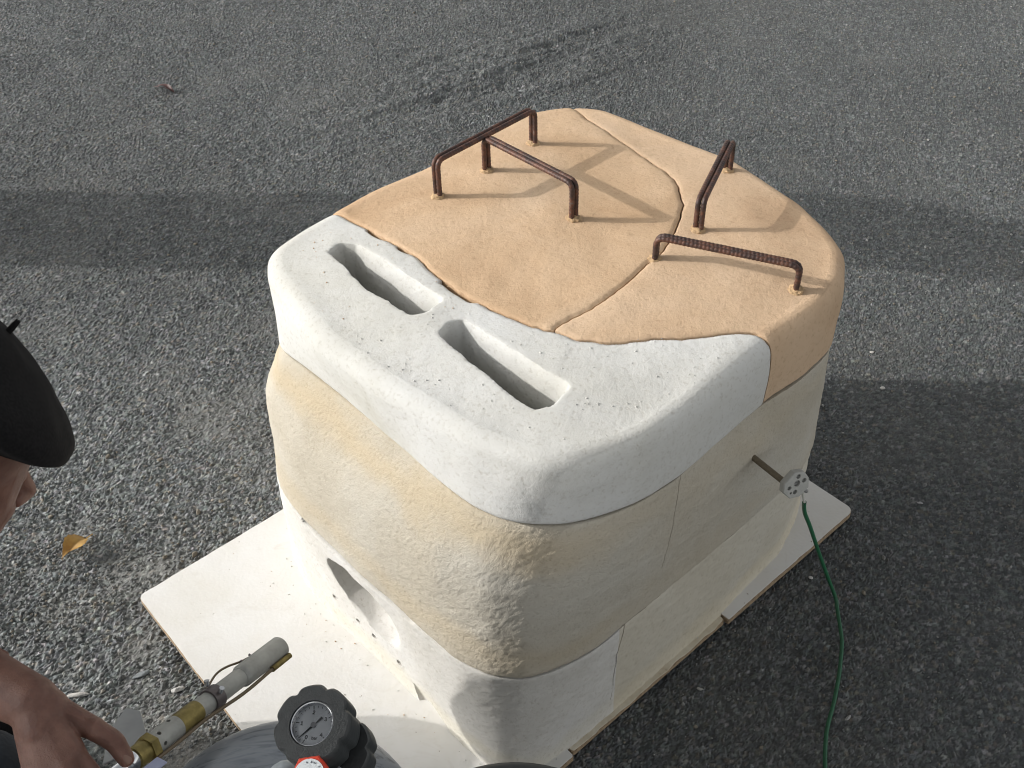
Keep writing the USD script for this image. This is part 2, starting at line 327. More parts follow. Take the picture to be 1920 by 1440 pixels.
L_bulge = contour([(-.452, 1.44), (-.437, 1.372), (-.385, 1.29), (-.30, 1.197), (-.224, 1.105), (-.13, 1.005), (-.05, .953), (.01, .944), (.07, .952), (.125, .975), (.18, 1.006), (.30, 1.11), (.42, 1.218), (.52, 1.322), (.57, 1.42), (.575, 1.5), (.54, 1.61), (.33, 1.84), (.2, 1.945), (.11, 1.945), (-.05, 1.85), (-.28, 1.645), (-.425, 1.51)])
L_join = contour([(-.402, 1.44), (-.398, 1.385), (-.358, 1.346), (-.278, 1.263), (-.221, 1.198), (-.166, 1.131), (-.115, 1.068), (-.067, 1.017), (-.021, .987), (.025, .975), (.07, .974), (.124, .987), (.18, 1.012), (.241, 1.057), (.297, 1.114), (.367, 1.184), (.414, 1.228), (.469, 1.268), (.503, 1.303), (.54, 1.343), (.560, 1.42), (.555, 1.50), (.52, 1.60), (.43, 1.755), (.31, 1.87), (.2, 1.975), (.13, 1.985), (.06, 1.965), (-.05, 1.87), (-.16, 1.76), (-.26, 1.675), (-.36, 1.56)])
L_ridge = contour([(-.416, 1.50), (-.408, 1.445), (-.375, 1.385), (-.305, 1.265), (-.206, 1.158), (-.12, 1.082), (-.0624, 1.03), (0.0, .992), (.04, .978), (.08, .978), (.124, .989), (.18, 1.013), (.241, 1.060), (.297, 1.116), (.367, 1.186), (.41, 1.226), (.469, 1.275), (.508, 1.313), (.55, 1.374), (.571, 1.45), (.560, 1.515), (.532, 1.605), (.437, 1.767), (.318, 1.880), (.203, 1.990), (.132, 2.002), (.059, 1.982), (-.05, 1.883), (-.152, 1.772), (-.248, 1.696), (-.366, 1.568)])
L_brim = L_join * 0.26 + L_ridge * 0.74 + 0.002
dirs = np.stack([np.cos(TH), np.sin(TH)], 1)
def shell(levels, radii, zs, groove=(True, True), rough=0.0012, fine=0.0006, seed=0, lump=0.004):
    """Solid wall course between zs[0] and zs[-1] with uneven hand-made faces."""
    f_ = PchipInterpolator(np.array(levels), np.array(radii), axis=0)
    r = f_(zs)
    zz = np.repeat(zs[:, None], NT, 1)
    p = np.stack([CEN[0] + r * dirs[None, :, 0], CEN[1] + r * dirs[None, :, 1], zz], -1)
    d = (fbm(p * 7, 3, seed) - 0.5) * lump * 2 + (fbm(p * [45, 45, 60], 3, seed + 3) - 0.5) * rough * 2 + (fbm(p * 210, 2, seed + 5) - 0.5) * fine * 2
    gm = 1 - 0.85 * np.exp(-((np.degrees(TH) - 325) / 25) ** 2)[None, :]      # the right side is plastered over
    if groove[0]: d -= 0.0024 * gm * np.exp(-((zz - zs[0]) / 0.003) ** 2)
    if groove[1]: d -= 0.0024 * gm * np.exp(-((zs[-1] - zz) / 0.003) ** 2)
    return p, d
def close(p):
    k = len(p); v = p.reshape(-1, 3)
    i, j = np.meshgrid(np.arange(k - 1), np.arange(NT), indexing='ij')
    q_ = np.stack([i * NT + j, i * NT + (j + 1) % NT, (i + 1) * NT + (j + 1) % NT, (i + 1) * NT + j], -1).reshape(-1, 4)
    f_ = np.vstack([q_[:, [0, 1, 2]], q_[:, [0, 2, 3]]])
    v = np.vstack([v, [[*CEN, p[0, :, 2].mean()]], [[*CEN, p[-1, :, 2].mean()]]]); e = k * NT; j = np.arange(NT); n_ = (j + 1) % NT
    f_ = np.vstack([f_, np.stack([n_, j, np.full(NT, e)], 1), np.stack([(k - 1) * NT + j, (k - 1) * NT + n_, np.full(NT, e + 1)], 1)])
    return trimesh.Trimesh(v, f_, process=False)
def push(p, d): 
    p = p.copy(); p[..., 0] += d * dirs[None, :, 0]; p[..., 1] += d * dirs[None, :, 1]; return p
# where the sun-facing side was roughly rendered
def rough_mask(p):
    a = np.degrees(np.arctan2(p[..., 1] - CEN[1], p[..., 0] - CEN[0]))
    return np.exp(-((a + 112) / 30) ** 2)
Z1, Z2 = 0.258, 0.5545
p, d = shell([0.016, 0.05, 0.13, Z1], [L_base + 0.006, L_base, L_base * 0.45 + L_mid * 0.55 + 0.001, L_mid - 0.001], np.linspace(0.016, Z1 - 0.001, 78), (False, True), 0.0016, 0.0008, 2)
base_solid = to_m(close(push(p, d)))
p, d = shell([Z1, 0.33, 0.42, 0.50, Z2], [L_mid, L_mid * 0.52 + L_bulge * 0.48 - 0.001, L_bulge, L_bulge * 0.45 + L_join * 0.55, L_join - 0.004], np.linspace(Z1 + 0.001, Z2, 92), (True, True), 0.0014, 0.0008, 12)
flake = meshkit.noise(p * [520, 520, 360], 9); flake2 = meshkit.noise(p * [270, 270, 200], 19)
d += rough_mask(p) * (np.clip(flake - 0.58, 0, 1) * 0.0030 + np.clip(flake2 - 0.64, 0, 1) * 0.0024)
mid_solid = to_m(close(push(p, d)))
# top course: wall up to the brim, rounded ridge, then the slightly domed top
js = np.array([(-.4487, 1.7336), (-.3045, 1.6054), (-.2136, 1.5124), (-.1528, 1.4492), (-.1035, 1.3779), (-.0353, 1.3125), (.0166, 1.2724), (.0528, 1.2511), (.0640, 1.2467), (.1074, 1.2256), (.1518, 1.2173), (.2125, 1.2211), (.2734, 1.2248), (.3354, 1.2336), (.3662, 1.2336), (.3855, 1.2250), (.3947, 1.2107), (.402, 1.196), (.45, 1.12)])
jl = np.array([(.06, 2.18), (.1074, 2.071), (.1565, 1.9488), (.1989, 1.8749), (.2425, 1.7984), (.2738, 1.7423), (.2981, 1.6983), (.3101, 1.6489), (.3111, 1.6002), (.3020, 1.5623), (.2798, 1.4999), (.2543, 1.4486), (.2182, 1.4044), (.1985, 1.3743), (.1762, 1.3479), (.1347, 1.3078), (.0952, 1.2771), (.0633, 1.2482), (.03, 1.22)])
def refine(c_, n=260, wob=0.0, seed=0):
    s = np.r_[0, np.cumsum(np.linalg.norm(np.diff(c_, axis=0), axis=1))]
    k = np.linspace(0, s[-1], n); o = PchipInterpolator(s, c_, axis=0)(k)
    if wob:
        t = np.gradient(o, axis=0); nn = np.stack([-t[:, 1], t[:, 0]], 1); nn /= np.linalg.norm(nn, axis=1, keepdims=True)
        o = o + nn * ((fbm(np.stack([k * 45, k * 0, k * 0 + seed], 1), 3, seed) - 0.5) * 2 * wob)[:, None]
    return o
js_f, jl_f = refine(js, 420, 0.0030, 1), refine(jl, 420, 0.0026, 2)
groove_t = cKDTree(np.vstack([js_f, jl_f[jl_f[:, 0] * 0.35 + jl_f[:, 1] > 1.2715]]))
ZT = 0.557
wall_z = np.r_[np.linspace(ZT, 0.655, 34)]
left = np.clip((np.cos(TH - math.radians(222)) - 0.62) * 5, 0, 1)      # the left front has a wider bevel
left = gaussian_filter1d(left, 20, mode='wrap')
f_ = PchipInterpolator([ZT, 0.60, 0.625, 0.655], np.array([L_join - 0.001, L_join * 0.4 + L_brim * 0.6, L_brim, L_ridge]), axis=0)
pw = np.stack([CEN[0] + f_(wall_z) * dirs[None, :, 0], CEN[1] + f_(wall_z) * dirs[None, :, 1], np.repeat(wall_z[:, None], NT, 1)], -1)
inset = np.r_[0.0015, 0.004, 0.0075, 0.0115, 0.016, 0.021, 0.029]
rise_r = np.r_[0.009, 0.0165, 0.0225, 0.027, 0.0302, 0.0323, 0.0335]
rise_l = np.r_[0.0060, 0.0115, 0.0160, 0.0195, 0.0225, 0.0250, 0.0272]
rows = [np.stack([CEN[0] + (L_ridge - s) * dirs[:, 0], CEN[1] + (L_ridge - s) * dirs[:, 1], 0.655 + rr_ * (1 - left) + rl_ * left], -1) for s, rr_, rl_ in zip(inset, rise_r, rise_l)]
fr = np.linspace(1, 0.03, 120)[1:]
Rt = L_ridge - inset[-1]; zt = 0.655 + rise_r[-1] * (1 - left) + rise_l[-1] * left
for k in fr:
    e = np.clip((1 - k) * Rt / 0.11, 0, 1); e = e * e * (3 - 2 * e)
    rr_ = Rt * k
    rows.append(np.stack([CEN[0] + rr_ * dirs[:, 0], CEN[1] + rr_ * dirs[:, 1], zt * (1 - e) + (0.6915 + 0.004 * (1 - k ** 2)) * e], -1))
cap = np.array(rows)
n_w = len(pw); P3 = np.concatenate([pw, cap])
dn = (fbm(P3 * 6, 3, 41) - 0.5) * 0.009 + (fbm(P3 * 30, 2, 43) - 0.5) * 0.0016 + (fbm(P3 * 120, 2, 45) - 0.5) * 0.0006
sd = np.array([(n_w - 1 - i) for i in range(len(P3))])
outw = np.clip(np.r_[np.ones(n_w), np.linspace(0.95, 0.0, 10), np.zeros(len(cap) - 10)], 0, 1)[:, None]
P3[..., 0] += dn * outw * dirs[None, :, 0]; P3[..., 1] += dn * outw * dirs[None, :, 1]; P3[..., 2] += dn * (1 - outw)
gd, _ = groove_t.query(P3[..., :2].reshape(-1, 2), workers=-1); gd = gd.reshape(P3.shape[:2])
P3[..., 2] -= np.where(np.arange(len(P3))[:, None] >= n_w + 3, 0.0030 * np.exp(-(gd / 0.0032) ** 2) + 0.0007 * np.exp(-(gd / 0.011) ** 2), 0)
low = np.exp(-((wall_z - ZT) / 0.004) ** 2)[:, None] * 0.005
P3[:n_w, :, 0] -= low * dirs[None, :, 0]; P3[:n_w, :, 1] -= low * dirs[None, :, 1]
top_solid = to_m(close(P3))
# cutters
def side_poly(c_, far_pts): return np.vstack([c_, far_pts])
slab_cut = prism(side_poly(js_f, [(.9, .6), (-.9, .6), (-.9, 1.9)]), 0.4, 0.9)
def offset_curve(c_, dd_):
    t = np.gradient(c_, axis=0); nn = np.stack([-t[:, 1], t[:, 0]], 1); nn /= np.linalg.norm(nn, axis=1, keepdims=True); return c_ + nn * dd_
slab_cut_w = prism(side_poly(offset_curve(js_f, 0.0022), [(.9, .6), (-.9, .6), (-.9, 1.9)]), 0.4, 0.9)
lid_cut = prism(side_poly(jl_f, [(-.1, 1.0), (-.9, 1.0), (-.9, 2.3)]), 0.4, 0.9)
lid_cut_w = prism(side_poly(offset_curve(jl_f, 0.003), [(-.1, 1.0), (-.9, 1.0), (-.9, 2.3)]), 0.4, 0.9)
slab = top_solid ^ slab_cut
rest = top_solid - slab_cut_w
lid_a = rest ^ lid_cut
lid_b = rest - lid_cut_w
# flue slots through the white slab
s1 = np.array([(-.3053, 1.4813), (-.2868, 1.5044), (-.2589, 1.4998), (-.2092, 1.4456), (-.1065, 1.3355), (-.134, 1.3009), (-.1556, 1.2965), (-.2342, 1.3724)])
s2 = np.array([(-.1126, 1.2513), (-.0953, 1.2768), (-.0730, 1.2825), (-.0227, 1.2269), (.0845, 1.1234), (.0565, 1.0861), (.0306, 1.0794), (.0085, 1.1014), (-.0546, 1.1763)])
from shapely.geometry import Polygon
for k_, s in enumerate((s1, s2)):
    def ring(off, z, rad, sx_=0.0, sy_=0.0): return [(q_[0] + sx_, q_[1] + sy_, z, rad) for q_ in np.array(Polygon(s).buffer(-off).exterior.coords)[:-1]]
    for zs_ in (((0.0215, 0.54, 0.013, -.010, -.008), (0.0140, 0.73, 0.012, .002, .002)), ((0.0190, 0.640, 0.012, -.004, -.003), (0.0060, 0.722, 0.010, .003, .003))):
        t_ = to_t(hull(ring(*zs_[0]) + ring(*zs_[1]), 24).refine_to_length(.006))
        t_.vertices = t_.vertices + t_.vertex_normals * ((fbm(t_.vertices * 38 + k_ * 9, 3, 61) - .5) * .0065 + (fbm(t_.vertices * 150, 2, 62) - .5) * .0016)[:, None]
        slab = slab - to_m(t_)
# fire mouth and small pits in the base
mouth = [(-.328, 1.195, .194), (-.300, 1.166, .182), (-.264, 1.128, .167), (-.240, 1.103, .157)]
inw = np.array([0.72, 0.69])
def inpt(p_, k, z=0.0): return (p_[0] + inw[0] * k, p_[1] + inw[1] * k, p_[2] + z)
cutm = hull([(*inpt(q_, dd_), rr_) for q_, rr_, dd_ in zip(mouth, (.027, .047, .054, .046), (.009, .010, .002, -.004))] + [(*inpt(mouth[0], 0.028, -.006), .022), (*inpt(mouth[1], 0.040, -.006), .036)], 48)
base_solid = base_solid - cutm
for (x_, y_, z_, r_) in ((-.344, 1.212, .094, .0075), (-.296, 1.162, .086, .0075), (-.263, 1.127, .086, .0085), (-.215, 1.077, .076, .0085), (-.378, 1.252, .2, .004)):
    k = trimesh.creation.icosphere(2, r_); k.apply_scale([1.0, 1.0, 0.7]); k.apply_translation([x_, y_, z_]); base_solid = base_solid - to_m(k)
# a gap where the front foot lifts off the board
base_solid = base_solid - hull([(-.190, 1.047, .050, .004), (-.170, 1.026, .018, .007), (-.163, 1.016, .036, .010), (-.122, .972, .016, .006), (-.200, 1.030, .03, .006), (-.15, .975, .02, .008)], 14)
# upright joints on the shaded side, slightly zigzag
def crack(pts, wid, depth=0.03):
    out = []
    for a, b in zip(pts[:-1], pts[1:]):
        a, b = np.array(a), np.array(b); n_ = np.append((a[:2] + b[:2]) / 2 - CEN, 0); n_ /= np.linalg.norm(n_)
        out.append(hull([(*(a + n_ * 0.03), wid), (*(b + n_ * 0.03), wid), (*(a - n_ * depth), wid * 0.6), (*(b - n_ * depth), wid * 0.6)], 8))
    return union(out)
mid_solid = mid_solid - crack([(.2474, 1.069, .556), (.246, 1.062, .52), (.2475, 1.05, .46), (.244, 1.04, .40), (.2417, 1.033, .352)], 0.0007)
seam_pts = [(.175, 1.012, .262), (.171, 1.00, .22), (.166, .985, .185), (.168, .98, .16), (.1645, .978, .12), (.166, .975, .09), (.163, .975, .055)]
base_solid = base_solid - crack(seam_pts, 0.0011)
# split the base where it changes from grey white to cream at the joint
sp = [(.1655, .86)] + [(.168, .98), (.13, 1.3), (.1, 2.4), (1.2, 2.4), (1.2, .6)]
right_half = prism(np.array(sp), -0.1, 0.5)
base_r = base_solid ^ right_half
base_l = base_solid - right_half

def clay(name, cols, band=None, bump=0.0014, sc_=130, streak=1.0, foot=None, rough=0.85, big=3.2, right_stain=0.25):
    """cols: dark, mid, light; band: (z, width, colour) pairs of stain along the courses; foot: a stain below a height."""
    nd = {'g': ('geometry', {}), 'mp': ('mapping', {'scale': (1, 1, streak)}),
          'n': ('noise_texture', {'scale': big, 'detail': 8, 'roughness': 0.62, 'distortion': 0.6}),
          'r': ('rgb_ramp', {'ramp': [(0.28, cols[0]), (0.5, cols[1]), (0.72, cols[2])]}),
          'n2': ('noise_texture', {'scale': sc_, 'detail': 4, 'roughness': 0.7}), 'r2': ('rgb_ramp', {'ramp': [(0.27, (0.74, 0.71, 0.67)), (0.47, (1, 1, 1)), (0.75, (1.0, 1.0, 1.0))]}),
          'x': ('mix_color', {'blend_type': 'multiply', 'fac': 0.8}),
          'n3': ('noise_texture', {'scale': sc_ * 3.1, 'detail': 3, 'roughness': 0.7}), 'ad': ('math', {'math_type': 'multiply_add', 'value2': 0.45}),
          'b': ('bump', {'strength': 0.75, 'distance': bump}), 'p': ('principled_bsdf', {'roughness': rough, 'specular_ior_level': 0.25}),
          'v': ('voronoi_texture', {'scale': 46}), 'vr': ('rgb_ramp', {'ramp': [(0.03, (0.80, 0.77, 0.72)), (0.085, (1, 1, 1))]}), 'x2': ('mix_color', {'blend_type': 'multiply', 'fac': 0.8})}
    lk = [('g.position', 'mp.vector'), ('mp.vector', 'n.vector'), ('n.fac', 'r.fac'), ('mp.vector', 'n2.vector'), ('n2.fac', 'r2.fac'), ('r2.color', 'x.b'), ('mp.vector', 'n3.vector'),
          ('n3.fac', 'ad.value1'), ('n2.fac', 'ad.value3'), ('ad.value', 'b.height'), ('b.normal', 'p.normal'), ('g.position', 'v.vector'), ('v.distance', 'vr.fac'), ('x.result', 'x2.a'), ('vr.color', 'x2.b'), ('x2.result', 'p.base_color')]
    src = 'r.color'
    if band:
        nd |= {'sz': ('separate_xyz', {}), 'bn': ('noise_texture', {'scale': 9, 'detail': 5}), 'za': ('math', {'math_type': 'multiply_add', 'value2': 0.11, 'value3': 0.0}), 'zs': ('math', {'math_type': 'add'})}
        lk += [('g.position', 'sz.vector'), ('mp.vector', 'bn.vector'), ('bn.fac', 'za.value1'), ('sz.z', 'zs.value1'), ('za.value', 'zs.value2')]
        for k, (z_, w_, col_, st_) in enumerate(band):
            nd |= {f'd{k}': ('math', {'math_type': 'subtract', 'value2': z_ + 0.055}), f'a{k}': ('math', {'math_type': 'absolute'}),
                   f'm{k}': ('map_range', {'range_type': 'smoothstep', 'from_min': 0.0, 'from_max': w_, 'to_min': st_, 'to_max': 0.0}), f'c{k}': ('mix_color', {'b': col_}), f'q{k}': ('math', {'math_type': 'multiply'}), 'xr': ('map_range', {'from_min': 0.02, 'from_max': 0.22, 'to_min': 1.0, 'to_max': right_stain, 'clamp': True})}
            if k == 0: lk.append(('sz.x', 'xr.value'))
            lk += [('zs.value', f'd{k}.value1'), (f'd{k}.value', f'a{k}.value1'), (f'a{k}.value', f'm{k}.value'), (f'm{k}.result', f'q{k}.value1'), ('xr.result', f'q{k}.value2'), (f'q{k}.value', f'c{k}.fac'), (src, f'c{k}.a')]
            src = f'c{k}.result'
    lk.append((src, 'x.a'))
    return mat(name, nd, lk)
slab_m = clay('white_clay', ((0.50, 0.488, 0.44), (0.58, 0.575, 0.548), (0.63, 0.632, 0.622)), None, 0.0011, 150, 1.0)
mid_m = clay('straw_clay', ((0.445, 0.395, 0.31), (0.505, 0.463, 0.385), (0.55, 0.525, 0.465)), [(0.515, 0.06, (0.52, 0.42, 0.275), 0.65), (0.300, 0.05, (0.50, 0.415, 0.285), 0.45)], 0.0030, 190)
base_m = clay('grey_white_clay', ((0.52, 0.50, 0.455), (0.60, 0.585, 0.555), (0.63, 0.625, 0.61)), [(0.040, 0.04, (0.59, 0.555, 0.46), 0.6)], 0.0013, 140)
base_cream_m = clay('cream_clay', ((0.51, 0.465, 0.375), (0.56, 0.52, 0.435), (0.60, 0.57, 0.50)), [(0.035, 0.05, (0.57, 0.51, 0.39), 0.6)], 0.0011, 140, right_stain=1.0)
lid_m = clay('tan_clay', ((0.46, 0.305, 0.18), (0.55, 0.387, 0.248), (0.60, 0.445, 0.305)), None, 0.0016, 135, big=4.0)
lid2_m = clay('pink_tan_clay', ((0.47, 0.315, 0.195), (0.565, 0.405, 0.268), (0.61, 0.455, 0.318)), None, 0.0016, 135, big=4.0)

def soften(t, near, reach, n=8, ang=0.5):
    """Wears down the sharp rims of cuts: t a trimesh, near(points) picks the rims."""
    t = trimesh.Trimesh(t.vertices, t.faces, process=True)
    e = t.face_adjacency_edges[t.face_adjacency_angles > ang]; iv = np.unique(e); iv = iv[near(t.vertices[iv])]
    if not len(iv): return t
    d_, _ = cKDTree(t.vertices[iv]).query(t.vertices, distance_upper_bound=reach, workers=-1)
    w_ = np.clip(1 - d_ / reach, 0, 1); w_[~np.isfinite(d_)] = 0
    ed = t.edges_unique; deg = np.bincount(ed.ravel(), minlength=len(w_)).astype(float)
    v = np.array(t.vertices)
    for _ in range(n):
        acc = np.stack([np.bincount(ed[:, 0], v[ed[:, 1], k], len(w_)) + np.bincount(ed[:, 1], v[ed[:, 0], k], len(w_)) for k in range(3)], 1) / deg[:, None]
        v += (w_ * 0.6)[:, None] * (acc - v)
    t.vertices = v
    return t
mc = np.array(mouth).mean(0)
base_lt = soften(to_t(base_l), lambda p_: (np.linalg.norm(p_ - mc, axis=1) < .17) & (p_[:, 2] > .118), .012, 14)
s_c = [s1.mean(0), s2.mean(0)]
slab_t = soften(to_t(slab), lambda p_: (p_[:, 2] > .60) & (np.minimum(*[np.min(np.linalg.norm(p_[:, None, :2] - np.array(s_)[None], axis=2), axis=1) for s_ in (s1, s2)]) < .045), .010, 8)
oven = thing('clay_oven', 'pale hand-built clay oven in stacked courses with two slots in its white slab', 'oven', (*CEN, 0.018))
put('base_course', base_lt, base_m, oven, 40, 'grey-white lower course with the oval fire hole')
put('base_course', to_t(base_r), base_cream_m, oven, 40, 'cream lower course right of the upright joint')
put('wall_course', to_t(mid_solid), mid_m, oven, 40, 'bulging cream middle course')
put('slab', slab_t, slab_m, oven, 40, 'white top slab with two slots')
lid1 = thing('oven_lid', 'tan middle lid on the oven behind the slots, carrying two crossing rod handles', 'lid', (.0, 1.6, 0.557))
put('lid_plate', to_t(lid_a.translate([0, 0, 0.0022])), lid_m, lid1, 40)
lid2 = thing('oven_lid', 'pinkish tan outer lid curving round the right and back of the oven top', 'lid', (.4, 1.5, 0.557))
put('lid_plate', to_t(lid_b.translate([0, 0, 0.0018])), lid2_m, lid2, 40)

# rod handles cast into the lids: two ribbed rods side by side, bent into a bracket
rust = mat('rusty_steel', {'g': ('geometry', {}), 'n': ('noise_texture', {'scale': 60, 'detail': 6, 'roughness': 0.7}),
    'r': ('rgb_ramp', {'ramp': [(0.3, (0.024, 0.018, 0.017)), (0.46, (0.055, 0.032, 0.027)), (0.58, (0.115, 0.050, 0.031)), (0.66, (0.10, 0.075, 0.065)), (0.75, (0.19, 0.165, 0.15))]}), 'n2': ('noise_texture', {'scale': 500, 'detail': 3}),
    'b': ('bump', {'strength': 0.6, 'distance': 0.0008}), 'p': ('principled_bsdf', {'roughness': 0.5, 'metallic': 0.35})},
    [('g.position', 'n.vector'), ('n.fac', 'r.fac'), ('r.color', 'p.base_color'), ('g.position', 'n2.vector'), ('n2.fac', 'b.height'), ('b.normal', 'p.normal')])
daub = plain('handle_daub', (0.50, 0.34, 0.19), 0.9, 0, 0.45, 90, 0.002, 200)
top_v = np.array(P3[n_w:].reshape(-1, 3)); top_t = cKDTree(top_v[:, :2])
def top_z(x_, y_): return float(top_v[top_t.query([x_, y_], k=4)[1], 2].mean())
def rod_path(a, b, ha, hb, bend=0.018, off=np.zeros(3), n=200):
    a, b = np.array(a, float), np.array(b, float)
    A1, B1 = a + [0, 0, ha], b + [0, 0, hb]; t = (B1 - A1) / np.linalg.norm(B1 - A1)
    pts = [a - [0, 0, 0.02], a, A1 - [0, 0, bend]]
    for k in np.linspace(0.15, 0.85, 5): pts.append((1 - k) ** 2 * (A1 - [0, 0, bend]) + 2 * k * (1 - k) * A1 + k * k * (A1 + t * bend))
    pts += [A1 + t * bend, B1 - t * bend]
    for k in np.linspace(0.15, 0.85, 5): pts.append((1 - k) ** 2 * (B1 - t * bend) + 2 * k * (1 - k) * B1 + k * k * (B1 - [0, 0, bend]))
    pts += [B1 - [0, 0, bend], b, b - [0, 0, 0.02]]
    pts = np.array(pts) + off; s = np.r_[0, np.cumsum(np.linalg.norm(np.diff(pts, axis=0), axis=1))]
    k = np.linspace(0, s[-1], n); return np.stack([np.interp(k, s, pts[:, i]) for i in range(3)], 1), k
def make_handle(lid, a, b, ha, hb, sep=0.0096, rr_=0.0047, ribs=0.00022, label=None):
    a3, b3 = np.array([*a, top_z(*a)]), np.array([*b, top_z(*b)])
    h = node('handle', lid)
    if label: tag(stage.GetPrimAtPath(h), label)
    t = b3 - a3; side = np.array([-t[1], t[0], 0]); side /= np.linalg.norm(side)
    for s in (-1, 1):
        pth, k = rod_path(a3, b3, ha, hb, 0.016, side * s * sep / 2, 460)
        put('rod', tube(pth, rr_ + ribs * np.sin(k * 2 * np.pi / 0.0066 + s), 12), rust, h, 60)
    for k, q_ in enumerate((a3, b3)):
        t_ = trimesh.creation.icosphere(3, 1.0); v = t_.vertices * [0.0125, 0.0125, 0.008]
        v = v * (0.7 + 0.75 * fbm(t_.vertices * 2.6 + 5 * k + q_ * 40, 3, 3 + k))[:, None] + q_ + [0, 0, 0.0005]
        put('daub', trimesh.Trimesh(v, t_.faces, process=False), daub, lid, True)
make_handle(lid1, (-.124, 1.641), (.054, 1.822), .076, .074, label='longer rod handle nearer the left edge')
make_handle(lid1, (-.036, 1.724), (.115, 1.553), .071, .074, label='rod handle slanting towards the slots')
make_handle(lid2, (.326, 1.512), (.411, 1.712), .062, .064, label='rod handle at the back of the right lid')
make_handle(lid2, (.243, 1.430), (.457, 1.340), .048, .050, 0.0085, 0.0047, 0.00026, label='low rod handle at the front of the right lid')

# ------------------------------------------------------------------ temperature probe in the right wall with its green wire
probe = thing('temperature_probe', 'temperature probe with pale ceramic head and green wire, stuck in the shaded oven wall', 'probe', (.42, 1.17, .46))
nrm = np.array([.62, -.76, -.10]); nrm /= np.linalg.norm(nrm)
p0 = np.array([.381, 1.2095, .46]); p1 = p0 + nrm * 0.092
put('sheath', tube([p0 - nrm * 0.06, p0, p1], 0.0054, 16), plain('dark_ceramic', (0.16, 0.13, 0.085), 0.6, 0, 0.3, 200), probe)
put('wall_hole', lathe([(0.0045, 0.0), (0.0065, 0.0), (0.0065, 0.002), (0.0045, 0.002)], p0 + nrm * 0.0005, nrm, 20), plain('scorched_clay', (0.05, 0.04, 0.03), 0.9), probe)
to_eye = EYE - p1; to_eye /= np.linalg.norm(to_eye)
hd = nrm * 0.75 + to_eye * 0.45; hd /= np.linalg.norm(hd)          # the head sits a little askew
hr = _r - hd * (_r @ hd); hr /= np.linalg.norm(hr); hu = np.cross(hd, hr)
hc = p1 + hr * 0.010 + hu * 0.002
ceramic = plain('pale_ceramic', (0.40, 0.40, 0.375), 0.7, 0, 0.12, 120)
def hp(x_, y_, z_): return hc + hr * x_ + hu * y_ + hd * z_
outl = [(-.024, .006), (-.006, .024), (.013, .022), (.024, .008), (.026, -.010), (.010, -.024), (-.009, -.024), (-.024, -.010)]
head = hull([(*hp(x_ * .86, y_ * .86, z_), .0025) for x_, y_ in [(a_ * 1.04, b_ * 1.04) for a_, b_ in outl] for z_ in (-.0035, .0045)], 10)
holes = [(-.013, -.003, .0038), (.001, .003, .0058), (.014, .006, .0042), (.002, .0155, .0042), (-.001, -.0125, .0042), (-.009, -.013, .0022)]
for x_, y_, r_ in holes:
    head = head - to_m(tube([hp(x_, y_, 0.0008), hp(x_, y_, 0.02)], r_, 16))
put('head', to_t(head), ceramic, probe, 35)
screw_m = plain('dull_screw', (0.30, 0.30, 0.29), 0.45, 0.7)
for x_, y_, r_ in holes[:5]:
    put('screw', to_t(to_m(tube([hp(x_, y_, 0.000), hp(x_, y_, 0.0038)], r_ * 0.82, 14)) - to_m(box_m([0, 0, 0], [r_ * 2.2, 0.0012, 0.002], rot_to(hr, hu, hd, hp(x_, y_, 0.004))))), screw_m, probe, 35)
put('terminal', to_t(hull([(*hp(.020, -.016, -.002), .004), (*hp(.025, -.019, .002), .0035)], 10)), screw_m, probe)
w0 = hp(.023, -.017, .0)
wire = [w0, np.array([.4645, 1.143, .435]), np.array([.4745, 1.147, .40])]
put('sleeve', tube(CubicSpline([0, 1, 2], wire)(np.linspace(0, 2, 14)), 0.0022, 10), plain('white_sleeve', (0.55, 0.55, 0.50), 0.6), probe, 60)
cable = np.array([wire[-1], (.4900, 1.1740, .345), (.5152, 1.1987, .28), (.5588, 1.2312, .165), (.5946, 1.2383, .075), (.6161, 1.2224, .022), (.6112, 1.1574, .010), (.5917, 1.088, .009), (.5656, 1.0223, .009), (.5331, .9518, .009), (.5165, .8906, .009), (.5029, .8158, .009), (.48, .70, .009)])
s = np.r_[0, np.cumsum(np.linalg.norm(np.diff(cable, axis=0), axis=1))]
put('cable', tube(PchipInterpolator(s, cable, axis=0)(np.linspace(0, s[-1], 160)), 0.0036, 10), plain('green_cable', (0.015, 0.10, 0.045), 0.45, 0, 0.25, 150), probe, 60)

# ------------------------------------------------------------------ gas burner held over the board
burner = thing('gas_burner', 'grey tube gas burner with brass collars, held over the white board', 'burner', (-.38, .72, .55))
bA, bB = np.array([-.3244, .8302, .4936]), np.array([-.4356, .6138, .6035]); bd = (bB - bA) / np.linalg.norm(bB - bA); BL = np.linalg.norm(bB - bA)
bs = np.cross(bd, [0, 0, 1.0]); bs /= np.linalg.norm(bs); bu = np.cross(bs, bd)
steel = plain('burner_steel', (0.40, 0.40, 0.37), 0.55, 0.35, 0.22, 40, 0.0003, 300)
brass = plain('worn_brass', (0.31, 0.245, 0.085), 0.45, 0.7, 0.5, 50)
chrome = plain('chrome', (0.72, 0.73, 0.75), 0.16, 1.0, 0.15, 60)
dark_metal = plain('dark_clamp_metal', (0.16, 0.14, 0.14), 0.45, 0.6, 0.3, 90)
def bt(t, a=0.0, b=0.0): return bA + bd * BL * t + bs * a + bu * b
def bl(prof, mat_, name, n=40): put(name, lathe([(r_, t * BL) for t, r_ in prof], bA, bd, n), mat_, burner, 30)
bl([(0.0, .0120), (0.0, .0146), (0.005, .0152), (.29, .0152), (.305, .0150), (.318, .0128), (.318, .010), (.02, .0115), (.0, .0120)], steel, 'flame_tube')
